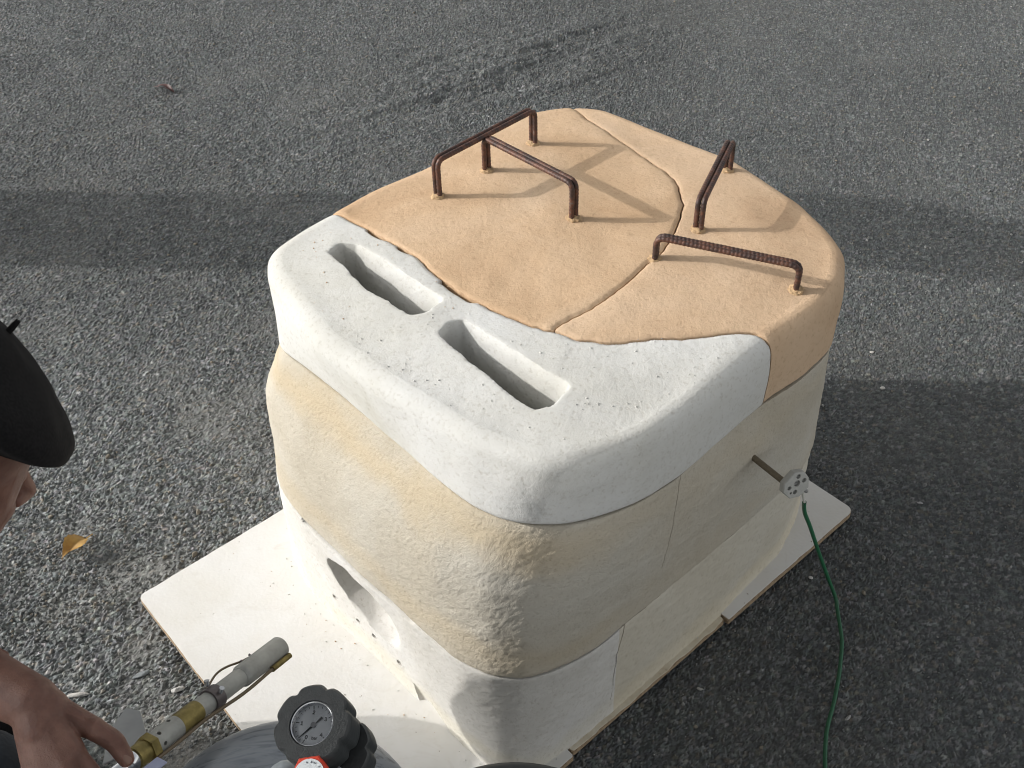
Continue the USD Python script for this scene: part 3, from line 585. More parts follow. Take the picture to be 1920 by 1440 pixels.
bl([(.28, .0), (.28, .0124), (.63, .0124), (.63, .0)], steel, 'barrel')
bl([(.485, .0118), (.485, .0150), (.545, .0150), (.545, .0118)], dark_metal, 'clamp')
for k in (-1, 1): put('clamp_screw', tube([bt(.515, .010 * k, .014), bt(.515, .012 * k, .021)], .0034, 12), chrome, burner)
bl([(.625, .0), (.625, .0132), (.632, .0138), (.758, .0138), (.762, .0132), (.762, .0)], brass, 'brass_collar')
mix = to_m(tube([bt(.755), bt(.925)], .0136, 48))
for t_, ph in ((.80, .3), (.80, 1.35), (.80, 2.5), (.885, -.2), (.885, .85), (.885, 1.9), (.885, 3.0), (.80, 4.2), (.885, 5.0)):
    q_ = math.cos(ph) * bu + math.sin(ph) * bs
    mix = mix - to_m(tube([bt(t_) + q_ * .007, bt(t_) + q_ * .03], .0026, 14))
put('mixing_tube', to_t(mix), steel, burner, 35)
put('mixing_core', tube([bt(.76), bt(.92)], .0085, 20), dark_metal, burner)
put('hex_nut', lathe([(0, .915 * BL), (.0168, .915 * BL), (.0168, .955 * BL), (0, .955 * BL)], bA, bd, 6), brass, burner, False)
bl([(.95, .0), (.95, .0133), (1.02, .0133), (1.02, .0)], brass, 'brass_collar')
bl([(1.015, .0), (1.015, .0110), (1.04, .0128), (1.07, .0120), (1.10, .0085), (1.22, .0085), (1.22, .0)], chrome, 'valve_fitting')
plate = [np.array(p_) for p_ in ((-.4745, .6897, .5779), (-.4566, .684, .5794), (-.4386, .6490, .5860), (-.4428, .6259, .5960), (-.4714, .6049, .6040), (-.4824, .6584, .5850))]
pn = np.cross(plate[1] - plate[0], plate[4] - plate[0]); pn /= np.linalg.norm(pn)
put('lever_plate', to_t(hull([(*(p_ + pn * k * .0006), .0012) for p_ in plate for k in (-1, 1)], 10)), plain('plate_zinc', (0.36, 0.37, 0.37), 0.55, 0.4, 0.15, 30), burner, 35)
wr = plain('burner_wire', (0.16, 0.12, 0.075), 0.55, 0.2)
def spl(p_, n=40): p_ = np.array(p_); return CubicSpline(np.arange(len(p_)), p_)(np.linspace(0, len(p_) - 1, n))
put('igniter_wire', tube(spl([bt(.50, .0150, .002), bt(.43, .0215, .003), bt(.36, .0262, .003), bt(.29, .0240, .003), bt(.22, .0185, .002), bt(.10, .0165, .001)]), .0015, 8), wr, burner, 60)
low = [bt(.97, -.0165, -.004), bt(.75, -.0165, -.004), bt(.60, -.0160, -.004), bt(.42, -.0200, -.004), bt(.26, -.0205, -.003), bt(.14, -.0195, -.003)]
put('sensor_tube', tube(spl(low), .0023, 10), wr, burner, 60)
put('sensor_tip', tube([bt(.16, -.0195, -.003), bt(.015, -.0192, -.003)], .0040, 16), brass, burner)
for t_ in (.17, .235): put('wire_clip', tube([bt(t_, .0135, .004), bt(t_, .0175, .006)], .0016, 8), dark_metal, burner)
hose = np.array([bt(1.2), bt(1.45, 0, -.03), bt(1.7, .03, -.14), (-.46, .42, .30), (-.40, .36, .10), (-.30, .40, .02)])
put('hose', tube(spl(hose, 60), .0075, 12), plain('hose_rubber', (0.02, 0.02, 0.022), 0.6), burner, 60)
put('tag_plate', box_m([0, 0, 0], [.022, .014, .0015], rot_to(bd, bs, np.cross(bd, bs), bt(1.02, -.030, .006))), plain('pale_blue_tag', (0.40, 0.43, 0.60), 0.5), burner)

# ------------------------------------------------------------------ gas cylinder with its pressure regulator
CY = np.array([-.279, .534, 0.0]); RC = .171
cyl = thing('gas_cylinder', 'scuffed grey gas cylinder with domed top at the bottom edge of the picture', 'gas cylinder', CY)
paint = mat('scuffed_grey_paint', {'g': ('geometry', {}), 'mp': ('mapping', {'scale': (3, 30, 30), 'rotation': (0, 0, 0.5)}), 'n': ('noise_texture', {'scale': 1.3, 'detail': 8, 'roughness': 0.7, 'distortion': 1.2}),
    'r': ('rgb_ramp', {'ramp': [(0.36, (0.085, 0.10, 0.125)), (0.48, (0.19, 0.21, 0.235)), (0.62, (0.22, 0.235, 0.255)), (0.68, (0.40, 0.43, 0.47))]}),
    'rr': ('rgb_ramp', {'ramp': [(0.4, (0.3, 0.3, 0.3)), (0.6, (0.5, 0.5, 0.5))]}), 'b': ('bump', {'strength': 0.3, 'distance': 0.001}), 'p': ('principled_bsdf', {'metallic': 0.15})},
    [('g.position', 'mp.vector'), ('mp.vector', 'n.vector'), ('n.fac', 'r.fac'), ('r.color', 'p.base_color'), ('n.fac', 'rr.fac'), ('rr.color', 'p.roughness'), ('n.fac', 'b.height'), ('b.normal', 'p.normal')])
dome_p = [(RC * math.cos(t), .50 + .108 * math.sin(t)) for t in np.linspace(0, math.pi / 2, 24)]
put('body', lathe([(0, .02), (RC - .02, .02), (RC, .05), (RC, .25), *dome_p[:-1], (0.0, .608)], CY, (0, 0, 1), 96), paint, cyl, 60)
put('foot_ring', lathe([(.118, .0), (.124, .0), (.124, .03), (.118, .03), (.118, .0)], CY, (0, 0, 1), 64), dark_metal, cyl)
def dome_patch(a0, a1, t0, t1, lift=.0008):
    A_, T_ = np.meshgrid(np.radians(np.linspace(a0, a1, 14)), np.linspace(t0, t1, 8), indexing='ij')
    r_ = (RC + lift) * np.cos(T_); v = np.stack([CY[0] + r_ * np.cos(A_), CY[1] + r_ * np.sin(A_), .50 + (.108 + lift) * np.sin(T_)], -1)
    i, j = np.meshgrid(np.arange(13), np.arange(7), indexing='ij'); k = i * 8 + j
    q_ = np.stack([k, k + 8, k + 9, k + 1], -1).reshape(-1, 4); return trimesh.Trimesh(v.reshape(-1, 3), np.vstack([q_[:, [0, 1, 2]], q_[:, [0, 2, 3]]]), process=False)
put('sticker', dome_patch(2, 16, .10, .36), plain('sticker_red', (0.42, 0.09, 0.05), 0.5, 0, 0.4, 120), cyl, True)
put('sticker', dome_patch(17, 25, .10, .36), plain('sticker_pale', (0.55, 0.60, 0.62), 0.5, 0, 0.5, 200), cyl, True)
valve_m = plain('valve_grey', (0.30, 0.33, 0.35), 0.45, 0.35, 0.2, 80)
put('valve', to_t(union([chain([(*(CY + [0, 0, .60]), .030), (*(CY + [.01, 0, .63]), .024), (-.245, .54, .675, .022)], 24), chain([(-.245, .545, .66, .020), (-.195, .535, .690, .019)], 24)])), valve_m, cyl, 40)

K = np.array([-.2092, .5602, .753])
tc = EYE - K; tc /= np.linalg.norm(tc)
kn = .86 * tc - .33 * _r + .30 * _u; kn /= np.linalg.norm(kn)
ku = _u - kn * (_u @ kn); ku /= np.linalg.norm(ku); kr = np.cross(ku, kn)
reg = thing('pressure_regulator', 'black scalloped pressure regulator with round bar dial, on the gas cylinder', 'regulator', K - kn * .05)
black_plastic = plain('black_plastic', (0.030, 0.033, 0.034), 0.42, 0, 0.3, 120, 0.0004, 500)
def scallop(rad, lobes, depth, z0, z1, hole=0.0, hdepth=0.0, ph=0.0, cen=(0, 0)):
    n = 280; a = np.arange(n) * 2 * np.pi / n; w_ = 2 * np.pi / lobes
    m_ = ((a + ph) % w_) - w_ / 2
    prof = rad - depth * np.exp(-(m_ / .115) ** 2)
    lv = [(.90, z0), (.985, z0 + .003), (1.0, z0 + .006), (1.0, z1 - .006), (.985, z1 - .0025), (.93, z1)]
    v = np.concatenate([K + kr * (prof * s_ * np.cos(a) + cen[0])[:, None] + ku * (prof * s_ * np.sin(a) + cen[1])[:, None] + kn * z_ for s_, z_ in lv] + [[K + kr * cen[0] + ku * cen[1] + kn * z0], [K + kr * cen[0] + ku * cen[1] + kn * z1]])
    k = len(lv); i, j = np.meshgrid(np.arange(k - 1), np.arange(n), indexing='ij')
    q_ = np.stack([i * n + j, i * n + (j + 1) % n, (i + 1) * n + (j + 1) % n, (i + 1) * n + j], -1).reshape(-1, 4)
    j = np.arange(n); nx_ = (j + 1) % n
    f_ = np.vstack([q_[:, [0, 1, 2]], q_[:, [0, 2, 3]], np.stack([nx_, j, np.full(n, k * n)], 1), np.stack([(k - 1) * n + j, (k - 1) * n + nx_, np.full(n, k * n + 1)], 1)])
    M_ = to_m(trimesh.Trimesh(v, f_, process=False))
    if hole: M_ = M_ - to_m(tube([K + kn * (z1 - hdepth), K + kn * (z1 + .02)], hole, 72))
    return to_t(M_)
put('knob', scallop(.0405, 7, .0038, -.036, .002, .0232, .010, -.02), black_plastic, reg, 35)
put('hand_wheel', scallop(.039, 7, .0038, -.064, -.034, 0, 0, .3, (.015, -.015)), black_plastic, reg, 35)
put('stem', tube([K - kn * .10 + kr * .02 - ku * .02, K - kn * .05], .016, 24), black_plastic, reg)
def kp(x_, y_, z_): return K + kr * x_ + ku * y_ + kn * z_
DR = .0222
dial_z = -.0065
put('dial', lathe([(0, 0), (DR, 0), (DR, .0008), (0, .0008)], K + kn * dial_z, kn, 64), plain('dial_white', (0.84, 0.87, 0.90), 0.5), reg)
put('bezel', lathe([(DR - .0012, .0008), (DR + .0008, .0008), (DR + .0008, .0070), (DR - .0004, .0078), (DR - .0012, .0070), (DR - .0012, .0008)], K + kn * dial_z, kn, 72), chrome, reg)
ink = plain('dial_ink', (0.02, 0.025, 0.03), 0.5)
dz = dial_z + .0009
def ang(d): return math.radians(90 - d)
marks = []
zero = -157.0
for k in range(0, 21):
    d_ = zero + 72 * k / 5
    if k > 20: break
    a_ = ang(d_); major = k % 5 == 0; r0, r1 = (.0160 if major else .0178), .0198
    c_ = np.array([math.cos(a_), math.sin(a_)]); pr = np.array([-c_[1], c_[0]]); w_ = .00032 if major else .00018
    pts = [c_ * r0 - pr * w_, c_ * r1 - pr * w_, c_ * r1 + pr * w_, c_ * r0 + pr * w_]
    marks.append(trimesh.Trimesh([kp(*p_, dz + z_) for z_ in (0, .0003) for p_ in pts], [[4, 5, 6], [4, 6, 7], [0, 1, 5], [0, 5, 4], [1, 2, 6], [1, 6, 5], [2, 3, 7], [2, 7, 6], [3, 0, 4], [3, 4, 7]], process=False))
put('scale_marks', cat_m(marks), ink, reg, False)
def dial_text(txt, h, x_, y_, z_=dz, turn=0.0, bold=False, c0=(0, 0, 0), ax=None):
    t_ = meshkit.text_mesh(txt, h, .0003, bold); v = t_.vertices - [t_.bounds[:, 0].mean(), t_.bounds[:, 1].mean(), 0]
    ct, st_ = math.cos(turn), math.sin(turn)
    X_, Y_ = v[:, 0] * ct - v[:, 1] * st_, v[:, 0] * st_ + v[:, 1] * ct
    o_, a_, b_, c_ = ax or (K, kr, ku, kn)
    return trimesh.Trimesh(o_ + np.outer(X_ + x_, a_) + np.outer(Y_ + y_, b_) + np.outer(v[:, 2] + z_, c_), t_.faces, process=False)
for n_ in range(0, 5):
    a_ = ang(zero + 72 * n_); put('numeral', dial_text(str(n_), .0036, .0132 * math.cos(a_), .0132 * math.sin(a_), bold=True), ink, reg, False)
put('unit_text', dial_text('bar', .0030, .0035, -.0125, bold=True), ink, reg, False)
na = ang(-137); nd_ = np.array([math.cos(na), math.sin(na)]); npn = np.array([-nd_[1], nd_[0]])
put('needle', to_t(union([hull([(*kp(*(nd_ * .0185), dz + .0012), .0003), (*kp(*(npn * .0006), dz + .0012), .0005), (*kp(*(-npn * .0006), dz + .0012), .0005)], 8),
    hull([(*kp(*(-nd_ * .0105 + npn * .0006), dz + .0012), .0008), (*kp(*(-nd_ * .0105 - npn * .0006), dz + .0012), .0008), (*kp(*(-nd_ * .004), dz + .0012), .0007)], 8), hull([(*kp(*(-nd_ * .005), dz + .0012), .0005), (*kp(0, 0, dz + .0012), .0006)], 8)])), ink, reg, 35)
put('needle_hub', tube([kp(0, 0, dz), kp(0, 0, dz + .0025)], .0027, 20), plain('hub_grey', (0.42, 0.42, 0.44), 0.4), reg)
lens_m = mat('dial_lens', {'t': ('transparent_bsdf', {}), 'g': ('glossy_bsdf', {'roughness': 0.03}), 'f': ('fresnel', {'IOR': 1.6}), 'm': ('mix_closure', {})}, [('f.fac', 'm.fac'), ('t.BSDF', 'm.closure1'), ('g.BSDF', 'm.closure2')], surface='m.closure')
put('dial_glass', lathe([(DR - .0012, .0064), (DR * .7, .0074), (DR * .35, .0079), (.0003, .0080)], K + kn * dial_z, kn, 64), lens_m, reg, True)
# red cap on the hand wheel
RCp = kp(.0105, -.0500, .004); rn = kn * .8 + ku * .05 + tc * .25; rn /= np.linalg.norm(rn); rx = kr - rn * (kr @ rn); rx /= np.linalg.norm(rx); ry = np.cross(rn, rx)
hexp = [(math.cos(a) * .0195, math.sin(a) * .0195) for a in np.arange(6) * math.pi / 3 + .25]
red = plain('red_plastic', (0.62, 0.055, 0.025), 0.4)
put('red_cap', to_t(hull([(*(RCp + rx * a * k + ry * b * k + rn * z_), .0012) for a, b in hexp for k, z_ in ((1.0, -.016), (1.0, -.003), (.9, .0))], 10)), red, reg, 35)
put('cap_label', lathe([(0, 0), (.0150, 0), (.0150, .0007), (0, .0007)], RCp + rn * .0013, rn, 48), plain('label_white', (0.66, 0.69, 0.70), 0.5), reg)
lt = []
for k, ch in enumerate('4 bar Flow'):
    if ch == ' ': continue
    a_ = math.radians(112 - k * 11.5); lt.append(dial_text(ch, .0022, .0118 * math.cos(a_), .0118 * math.sin(a_), .0021, a_ - math.pi / 2, False, ax=(RCp, rx, ry, rn)))
put('label_text', cat_m(lt), plain('label_ink', (0.12, 0.13, 0.16), 0.6), reg, False)
put('side_plate', to_t(hull([(*kp(x_, y_, z_), .002) for x_, y_ in ((.030, -.036), (.044, -.044), (.054, -.066), (.030, -.066)) for z_ in (-.026, -.020)], 10)), valve_m, reg, 35)

# ------------------------------------------------------------------ black tub at the bottom edge
TB = np.array([-.012, .413, 0.0])
tub = thing('black_tub', 'black rounded rim of a tub at the bottom edge, right of the cylinder', 'tub', TB)
put('body', lathe([(0, .003), (.085, .003), (.092, .02), (.110, .50), (.146, .625), (.146, .632)], TB, (0, 0, 1), 80), black_plastic, tub, 40)
put('lid', lathe([(.142, .630), (.152, .632), (.156, .642), (.154, .654), (.145, .662), (.07, .670), (0.0, .672)], TB, (0, 0, 1), 80), plain('black_rubber', (0.022, 0.024, 0.024), 0.55, 0, 0.3, 60), tub, 40)

# ------------------------------------------------------------------ the crouching person
Hc = np.array([-.660, .835, .850])
hf = np.array([.818 * math.cos(.62), .575 * math.cos(.62), -math.sin(.62)]); hl = np.array([-.575, .818, 0]); hup = np.cross(hf, hl)
def hd_(x_, y_, z_, r_): return (*(Hc + hf * x_ + hl * y_ + hup * z_), r_)
person = thing('person', 'crouching person in a black beret holding the burner, only cap, cheek and hand showing', 'person', (-1.05, .75, 0.0))
skin = mat('skin', {'g': ('geometry', {}), 'n': ('noise_texture', {'scale': 38, 'detail': 5, 'roughness': 0.6}), 'r': ('rgb_ramp', {'ramp': [(0.32, (0.098, 0.042, 0.029)), (0.5, (0.135, 0.064, 0.045)), (0.7, (0.17, 0.086, 0.062))]}),
    'n2': ('noise_texture', {'scale': 190, 'detail': 6, 'roughness': 0.75, 'distortion': 0.8}), 'b': ('bump', {'strength': 0.7, 'distance': 0.0014}), 'p': ('principled_bsdf', {'roughness': 0.55, 'subsurface_weight': 0.12, 'subsurface_scale': 0.004})},
    [('g.position', 'n.vector'), ('n.fac', 'r.fac'), ('r.color', 'p.base_color'), ('g.position', 'n2.vector'), ('n2.fac', 'b.height'), ('b.normal', 'p.normal')])
H_ = lambda *L: hull([hd_(*q_) for q_ in L], 28)
head_m = [H_((.020, 0, .045, .078), (-.045, 0, .040, .080), (-.02, 0, .012, .076)),
    H_((.040, .020, .050, .050), (.040, -.020, .050, .050), (.050, .034, -.022, .034), (.050, -.034, -.022, .034), (.058, 0, -.055, .034)),
    H_((.058, .018, -.060, .030), (.058, -.018, -.060, .030), (.068, 0, -.100, .020), (.010, .048, -.070, .022), (.010, -.048, -.070, .022)),
    H_((.086, 0, .016, .0095), (.112, 0, -.024, .0125), (.096, 0, -.034, .011)), H_((.112, 0, -.026, .0120), (.100, .014, -.030, .0085), (.100, -.014, -.030, .0085)),
    H_((.088, .014, .028, .0095), (.074, .044, .026, .0100)), H_((.088, -.014, .028, .0095), (.074, -.044, .026, .0100)),
    H_((.088, .016, -.062, .0075), (.095, 0, -.059, .0085), (.088, -.016, -.062, .0075)), H_((.087, .014, -.072, .0080), (.093, 0, -.073, .0090), (.087, -.014, -.072, .0080)),
    H_((-.008, .080, .012, .010), (-.018, .086, .020, .010), (-.010, .080, -.025, .009)), H_((-.008, -.080, .012, .010), (-.018, -.086, .020, .010), (-.010, -.080, -.025, .009)),
    H_((.064, .040, -.020, .022), (.056, .046, -.045, .020)), H_((.064, -.040, -.020, .022), (.056, -.046, -.045, .020))]
neck = chain([hd_(-.035, 0, -.03, .056), hd_(-.06, 0, -.10, .055), (-.86, .755, .755, .066)], 24)
torso = union([hull([(-.86, .755, .745, .07), (-.93, .60, .72, .075), (-.95, .90, .72, .075), (-1.06, .74, .60, .15)], 24), hull([(-1.06, .74, .60, .15), (-1.16, .64, .32, .15), (-1.14, .82, .32, .14)], 24)])
E_, W_ = np.array([-.752, .742, .690]), np.array([-.5267, .6245, .7017])
arm_r = chain([(-.93, .59, .72, .062), (-.85, .67, .69, .052), (*E_, .042), (*(E_ * .65 + W_ * .35), .0425), (*(E_ * .25 + W_ * .75), .0325), (*W_, .0285)], 24)
hand = [hull([(*W_, .026), (-.5080, .6185, .6960, .022), (-.5130, .6000, .6900, .024)], 24),
    hull([(*W_, .024), (-.5110, .6080, .6930, .020), (-.4740, .5780, .6790, .0120), (-.4810, .5640, .6755, .0125), (-.4960, .5545, .6700, .0120), (-.5120, .5540, .6640, .0110), (-.5020, .5950, .6780, .018)], 24),
    chain([(-.5030, .6200, .6930, .0165), (-.4620, .6060, .6775, .0120), (-.4415, .5985, .6640, .0110), (-.4300, .5865, .6475, .0088)], 24)]
F = [[(-.4745, .5770, .6795, .0112), (-.4545, .5625, .6480, .0100), (-.4450, .5690, .6188, .0090), (-.4511, .5860, .5976, .0080)],
     [(-.4798, .5622, .6762, .0114), (-.4533, .5468, .6412, .0103), (-.4507, .5568, .6092, .0093), (-.4619, .5769, .5882, .0082)],
     [(-.4954, .5530, .6705, .0108), (-.4701, .5350, .6304, .0098), (-.4663, .5449, .5978, .0088), (-.4751, .5636, .5810, .0078)],
     [(-.5118, .5524, .6638, .0098), (-.4919, .5317, .6205, .0086), (-.4856, .5386, .5911, .0078), (-.4914, .5552, .5778, .0070)]]
hand += [chain(f_, 20) for f_ in F]
hand += [hull([(*f_[0][:3], .0122), (*(np.array(f_[0][:3]) * .45 + np.array([-.5080, .6080, .6940]) * .55), .012)], 16) for f_ in F]     # tendons over the back of the hand
hand += [hull([(-.4620, .6060, .6785, .0128), (-.4650, .6075, .6780, .0122)], 16)]
arm_l = chain([(-.95, .91, .72, .062), (-.98, .97, .52, .050), (-.93, .985, .46, .042), (-.86, .93, .42, .032), (-.83, .90, .41, .026)], 20)
hl2 = union([hull([(-.83, .90, .41, .026), (-.80, .86, .405, .018), (-.80, .83, .405, .014)], 16)] + [chain([(-.80 + .004 * k, .85 - .018 * k + .02, .408, .0095), (-.765, .855 - .018 * k + .01, .395, .009), (-.758, .855 - .018 * k, .372, .008)], 12) for k in range(4)] + [chain([(-.82, .885, .405, .014), (-.79, .91, .395, .011), (-.765, .905, .380, .009)], 12)])
KNEE = (-.640, .612, .545)
def leg(hip, knee, ankle, toe):
    return union([chain([(*hip, .085), (*(np.array(hip) * .4 + np.array(knee) * .6), .070), (*knee, .056)], 20), chain([(*knee, .056), (*(np.array(knee) * .65 + np.array(ankle) * .35), .055), (*ankle, .038)], 20), hull([(*ankle, .036), (*toe, .026), (ankle[0], ankle[1], .035, .034)], 16)])
legs = [leg((-1.06, .62, .34), KNEE, (-.76, .55, .09), (-.62, .57, .03)), leg((-1.13, .85, .30), (-.95, .995, .33), (-1.06, .94, .09), (-.93, .985, .03))]
body = union([*head_m, neck, torso, arm_r, *hand, arm_l, hl2, *legs])
bt_ = to_t(body.refine_to_length(.012))
hand_zone = np.linalg.norm(bt_.vertices - [-.48, .59, .66], axis=1) < .13
fine_b = to_t(body.refine_to_length(.0045))
trimesh.smoothing.filter_taubin(fine_b, lamb=.5, nu=.52, iterations=22)
put('body', fine_b, skin, person, True)
for k in (-1, 1): put('eye', lathe([(.0115 * math.sin(t), -.0115 * math.cos(t)) for t in np.linspace(0, math.pi, 14)], np.array(hd_(.073, k * .032, .004, 0)[:3]), (0, 0, 1), 20), plain(f'eye_{"lr"[k > 0]}', (0.35, 0.32, 0.29), 0.2), person, True)
nailm = plain('nail', (0.20, 0.115, 0.085), 0.35)
tdir = np.array([.0120, -.0103, -.0160]); tdir /= np.linalg.norm(tdir); tv = EYE - np.array([-.4335, .588, .650]); tv -= tdir * (tv @ tdir); tv /= np.linalg.norm(tv); tsd = np.cross(tdir, tv)
nl = trimesh.creation.icosphere(3); nl = trimesh.Trimesh(np.array([-.4306, .5875, .6490]) + np.outer(nl.vertices[:, 0] * .0072, tdir) + np.outer(nl.vertices[:, 1] * .0056, tsd) + np.outer(nl.vertices[:, 2] * .0016 + .0078 - .0028 * nl.vertices[:, 1] ** 2, tv), nl.faces, process=False)
hair_m = plain('grey_hair', (0.10, 0.09, 0.08), 0.7, 0, 0.5, 140, 0.002, 260)
ht = to_t((hull([hd_(-.030, 0, .052, .0835), hd_(-.052, 0, .034, .0835), hd_(-.050, 0, -.02, .074)], 32) - hull([hd_(.16, k * .2, z_, .14) for k in (-1, 1) for z_ in (-.2, .04)], 20)).refine_to_length(.008))
ht.vertices += ht.vertex_normals * ((fbm(ht.vertices * 60, 3, 9) - .5) * .006)[:, None]
put('hair', ht, hair_m, person, True)
put('thumb_nail', nl, nailm, person, True)
# clothes
cloth_b = mat('black_wool', {'g': ('geometry', {}), 'n': ('noise_texture', {'scale': 300, 'detail': 4}), 'r': ('rgb_ramp', {'ramp': [(0.35, (0.005, 0.005, 0.0055)), (0.7, (0.011, 0.0105, 0.011))]}), 'b': ('bump', {'strength': 0.5, 'distance': 0.001}), 'p': ('principled_bsdf', {'roughness': 0.95, 'specular_ior_level': 0.15})},
    [('g.position', 'n.vector'), ('n.fac', 'r.fac'), ('r.color', 'p.base_color'), ('n.fac', 'b.height'), ('b.normal', 'p.normal')])
navy = plain('navy_cloth', (0.014, 0.019, 0.027), 0.9, 0, 0.4, 60, 0.002, 90)
jacket = union([hull([(-.86, .755, .735, .080), (-.93, .60, .72, .090), (-.95, .90, .72, .090), (-1.06, .74, .61, .165)], 24), hull([(-1.06, .74, .60, .165), (-1.16, .64, .33, .165), (-1.14, .82, .33, .155)], 24),
    chain([(-.93, .59, .72, .076), (-.85, .67, .69, .064), (*E_, .054), (*(E_ * .85 + W_ * .15), .053)], 20), chain([(-.95, .91, .72, .076), (-.98, .97, .52, .062), (-.93, .985, .46, .052), (-.88, .94, .43, .045)], 20)])
jt = to_t(jacket.refine_to_length(.02)); trimesh.smoothing.filter_taubin(jt, iterations=8)
jt.vertices += jt.vertex_normals * ((fbm(jt.vertices * 14, 3, 5) - .5) * .018)[:, None]
put('jacket', jt, cloth_b, person, True)
tro = union([union([chain([(*h_, .100), (*(np.array(h_) * .4 + np.array(k_) * .6), .084), (*k_, .068)], 20), chain([(*k_, .068), (*(np.array(k_) * .5 + np.array(a_) * .5), .066), (*a_, .052)], 20)]) for h_, k_, a_ in (((-1.06, .62, .34), KNEE, (-.76, .55, .10)), ((-1.13, .85, .30), (-.95, .995, .33), (-1.06, .94, .10)))])
tt = to_t(tro.refine_to_length(.02)); trimesh.smoothing.filter_taubin(tt, iterations=8)
put('trousers', tt, navy, person, True)
for a_, t_ in (((-.76, .55), (-.62, .57)), ((-1.06, .94), (-.93, .985))):
    put('shoe', to_t(hull([(a_[0] - .03, a_[1], .045, .042), (a_[0], a_[1], .07, .045), (t_[0], t_[1], .035, .034), (t_[0] + .03, t_[1] + .01, .032, .030)], 18)), cloth_b, person, 40)
bn = np.array([.719, .505, .477]); bn /= np.linalg.norm(bn)
bc = np.array([-.6195, .903, .9306])
bpro = [(.0, -.040), (.074, -.046), (.086, -.056), (.093, -.040), (.112, -.026), (.138, -.012), (.1475, -.002), (.145, .010), (.130, .024), (.095, .043), (.05, .060), (.02, .068), (0, .070)]
bq = np.array(bpro); kk = np.linspace(0, len(bq) - 1, 60); bq = np.stack([PchipInterpolator(np.arange(len(bq)), bq[:, i])(kk) for i in range(2)], 1); bq[:, 0] = np.maximum(bq[:, 0], 0)
beret = lathe(bq, bc, bn, 96)
bv = beret.vertices - bc
fwd = bv @ hf; beret.vertices = beret.vertices + np.outer((fbm(beret.vertices * 10, 3, 8) - .5) * .022, bn) 
put('beret', beret, cloth_b, person, True)
put('beret_stalk', tube([bc + bn * .062, bc + bn * .074 + hup * .002, bc + bn * .083 + hup * .004], [.0042, .0038, .003], 10), cloth_b, person)

# ------------------------------------------------------------------ small things lying on the road
def leaf(name, label, a, b, width, fold, col, col2, up=.012):
    a, b = np.array(a, float), np.array(b, float); L_ = np.linalg.norm(b - a); d_ = (b - a) / L_; n_ = np.array([0, 0, 1.0]); s_ = np.cross(n_, d_); n_ = np.cross(d_, s_)
    U, V_ = np.meshgrid(np.linspace(0, 1, 22), np.linspace(-1, 1, 9), indexing='ij')
    w_ = width * np.sin(np.pi * U ** .62) ** .85 * (1 + .06 * np.sin(U * 40) * abs(V_))
    h_ = fold * w_ * abs(V_) + .010 * np.sin(U * np.pi) * L_ / .06 + .004 * np.sin(U * 7 + V_ * 2)
    v = a + np.outer((U * L_).ravel(), d_) + np.outer((V_ * w_).ravel(), s_) + np.outer(h_.ravel(), n_)
    i, j = np.meshgrid(np.arange(21), np.arange(8), indexing='ij'); k = i * 9 + j; q_ = np.stack([k, k + 9, k + 10, k + 1], -1).reshape(-1, 4)
    tmesh = trimesh.Trimesh(np.vstack([v, v - n_ * .0006]), np.vstack([q_[:, [0, 1, 2]], q_[:, [0, 2, 3]], q_[:, [0, 2, 1]] + len(v), q_[:, [0, 3, 2]] + len(v)]), process=False)
    t_ = thing(name, label, 'leaf', (a + b) / 2)
    lm = plain(name + '_' + label.split()[0], col, 0.55, 0, 0, 60, 0.0006, 150, col2)
    put('blade', tmesh, lm, t_, True)
    put('stem', tube([a + n_ * .002 - d_ * .014, a + n_ * .004, a + d_ * L_ * .9 + n_ * (.004 + .002)], [.0011, .0012, .0006], 6), lm, t_)
leaf('fallen_leaf', 'yellow fallen leaf folded on the gravel below the beret', (-.897, 1.438, .016), (-.937, 1.388, .012), .021, .55, (0.40, 0.24, 0.06), (0.28, 0.15, 0.035))
leaf('fallen_leaf', 'small dark red leaf on the asphalt near the top left', (-1.250, 3.556, .008), (-1.180, 3.520, .008), .016, .3, (0.07, 0.022, 0.018), (0.04, 0.015, 0.013))
def stone(label, x_, y_, r_, col, seed, stretch=(1, 1, 1), turn=0.0, name='stone'):
    t_ = pebble(seed, 2); v = t_.vertices * r_ * np.array(stretch); v = v + t_.vertices * ((fbm(t_.vertices * 2.2 + seed, 3, seed) - .5) * r_ * .5)[:, None]
    v = v @ trimesh.transformations.rotation_matrix(turn, [0, 0, 1])[:3, :3].T; v[:, 2] -= v[:, 2].min(); v += [x_, y_, float(ground_z(x_, y_)) - .001]
    p_ = put(name, trimesh.Trimesh(v, t_.faces, process=False), plain('stone_' + 'abcdefghijklmnopq'[seed % 17], col, 0.75, 0, 0.25, 160, 0.0008, 300), '/World', 45)
    tag(stage.GetPrimAtPath(p_), label, 'stone')
stone('long pale chalky stone sliver on the gravel above the hand', -.812, 1.074, .016, (0.56, 0.54, 0.51), 3, (1.25, .42, .5), .12)
stone('round grey pebble touching the zinc plate of the burner', -.740, 1.000, .012, (0.26, 0.27, 0.265), 4, (.9, 1.2, 1))
stone('flat bluish stone in the gravel left of the burner', -.709, 1.115, .014, (0.22, 0.24, 0.25), 5, (1.2, .8, .6), .5)
stone('white pebble beside the board edge, left of the burner clamp', -.632, 1.080, .009, (0.50, 0.49, 0.47), 6, (1.2, .9, .9), .3)
stone('round white pebble at the edge of the oven shadow on the right', .889, 1.857, .0070, (0.62, 0.60, 0.57), 7)
stone('white pebble in shade beside the green wire', .588, 1.301, .0052, (0.55, 0.54, 0.52), 8)
stone('small white stone on sunlit asphalt right of the oven, above its shadow', .900, 1.990, .0058, (0.60, 0.57, 0.53), 9, (1.2, .8, .8))
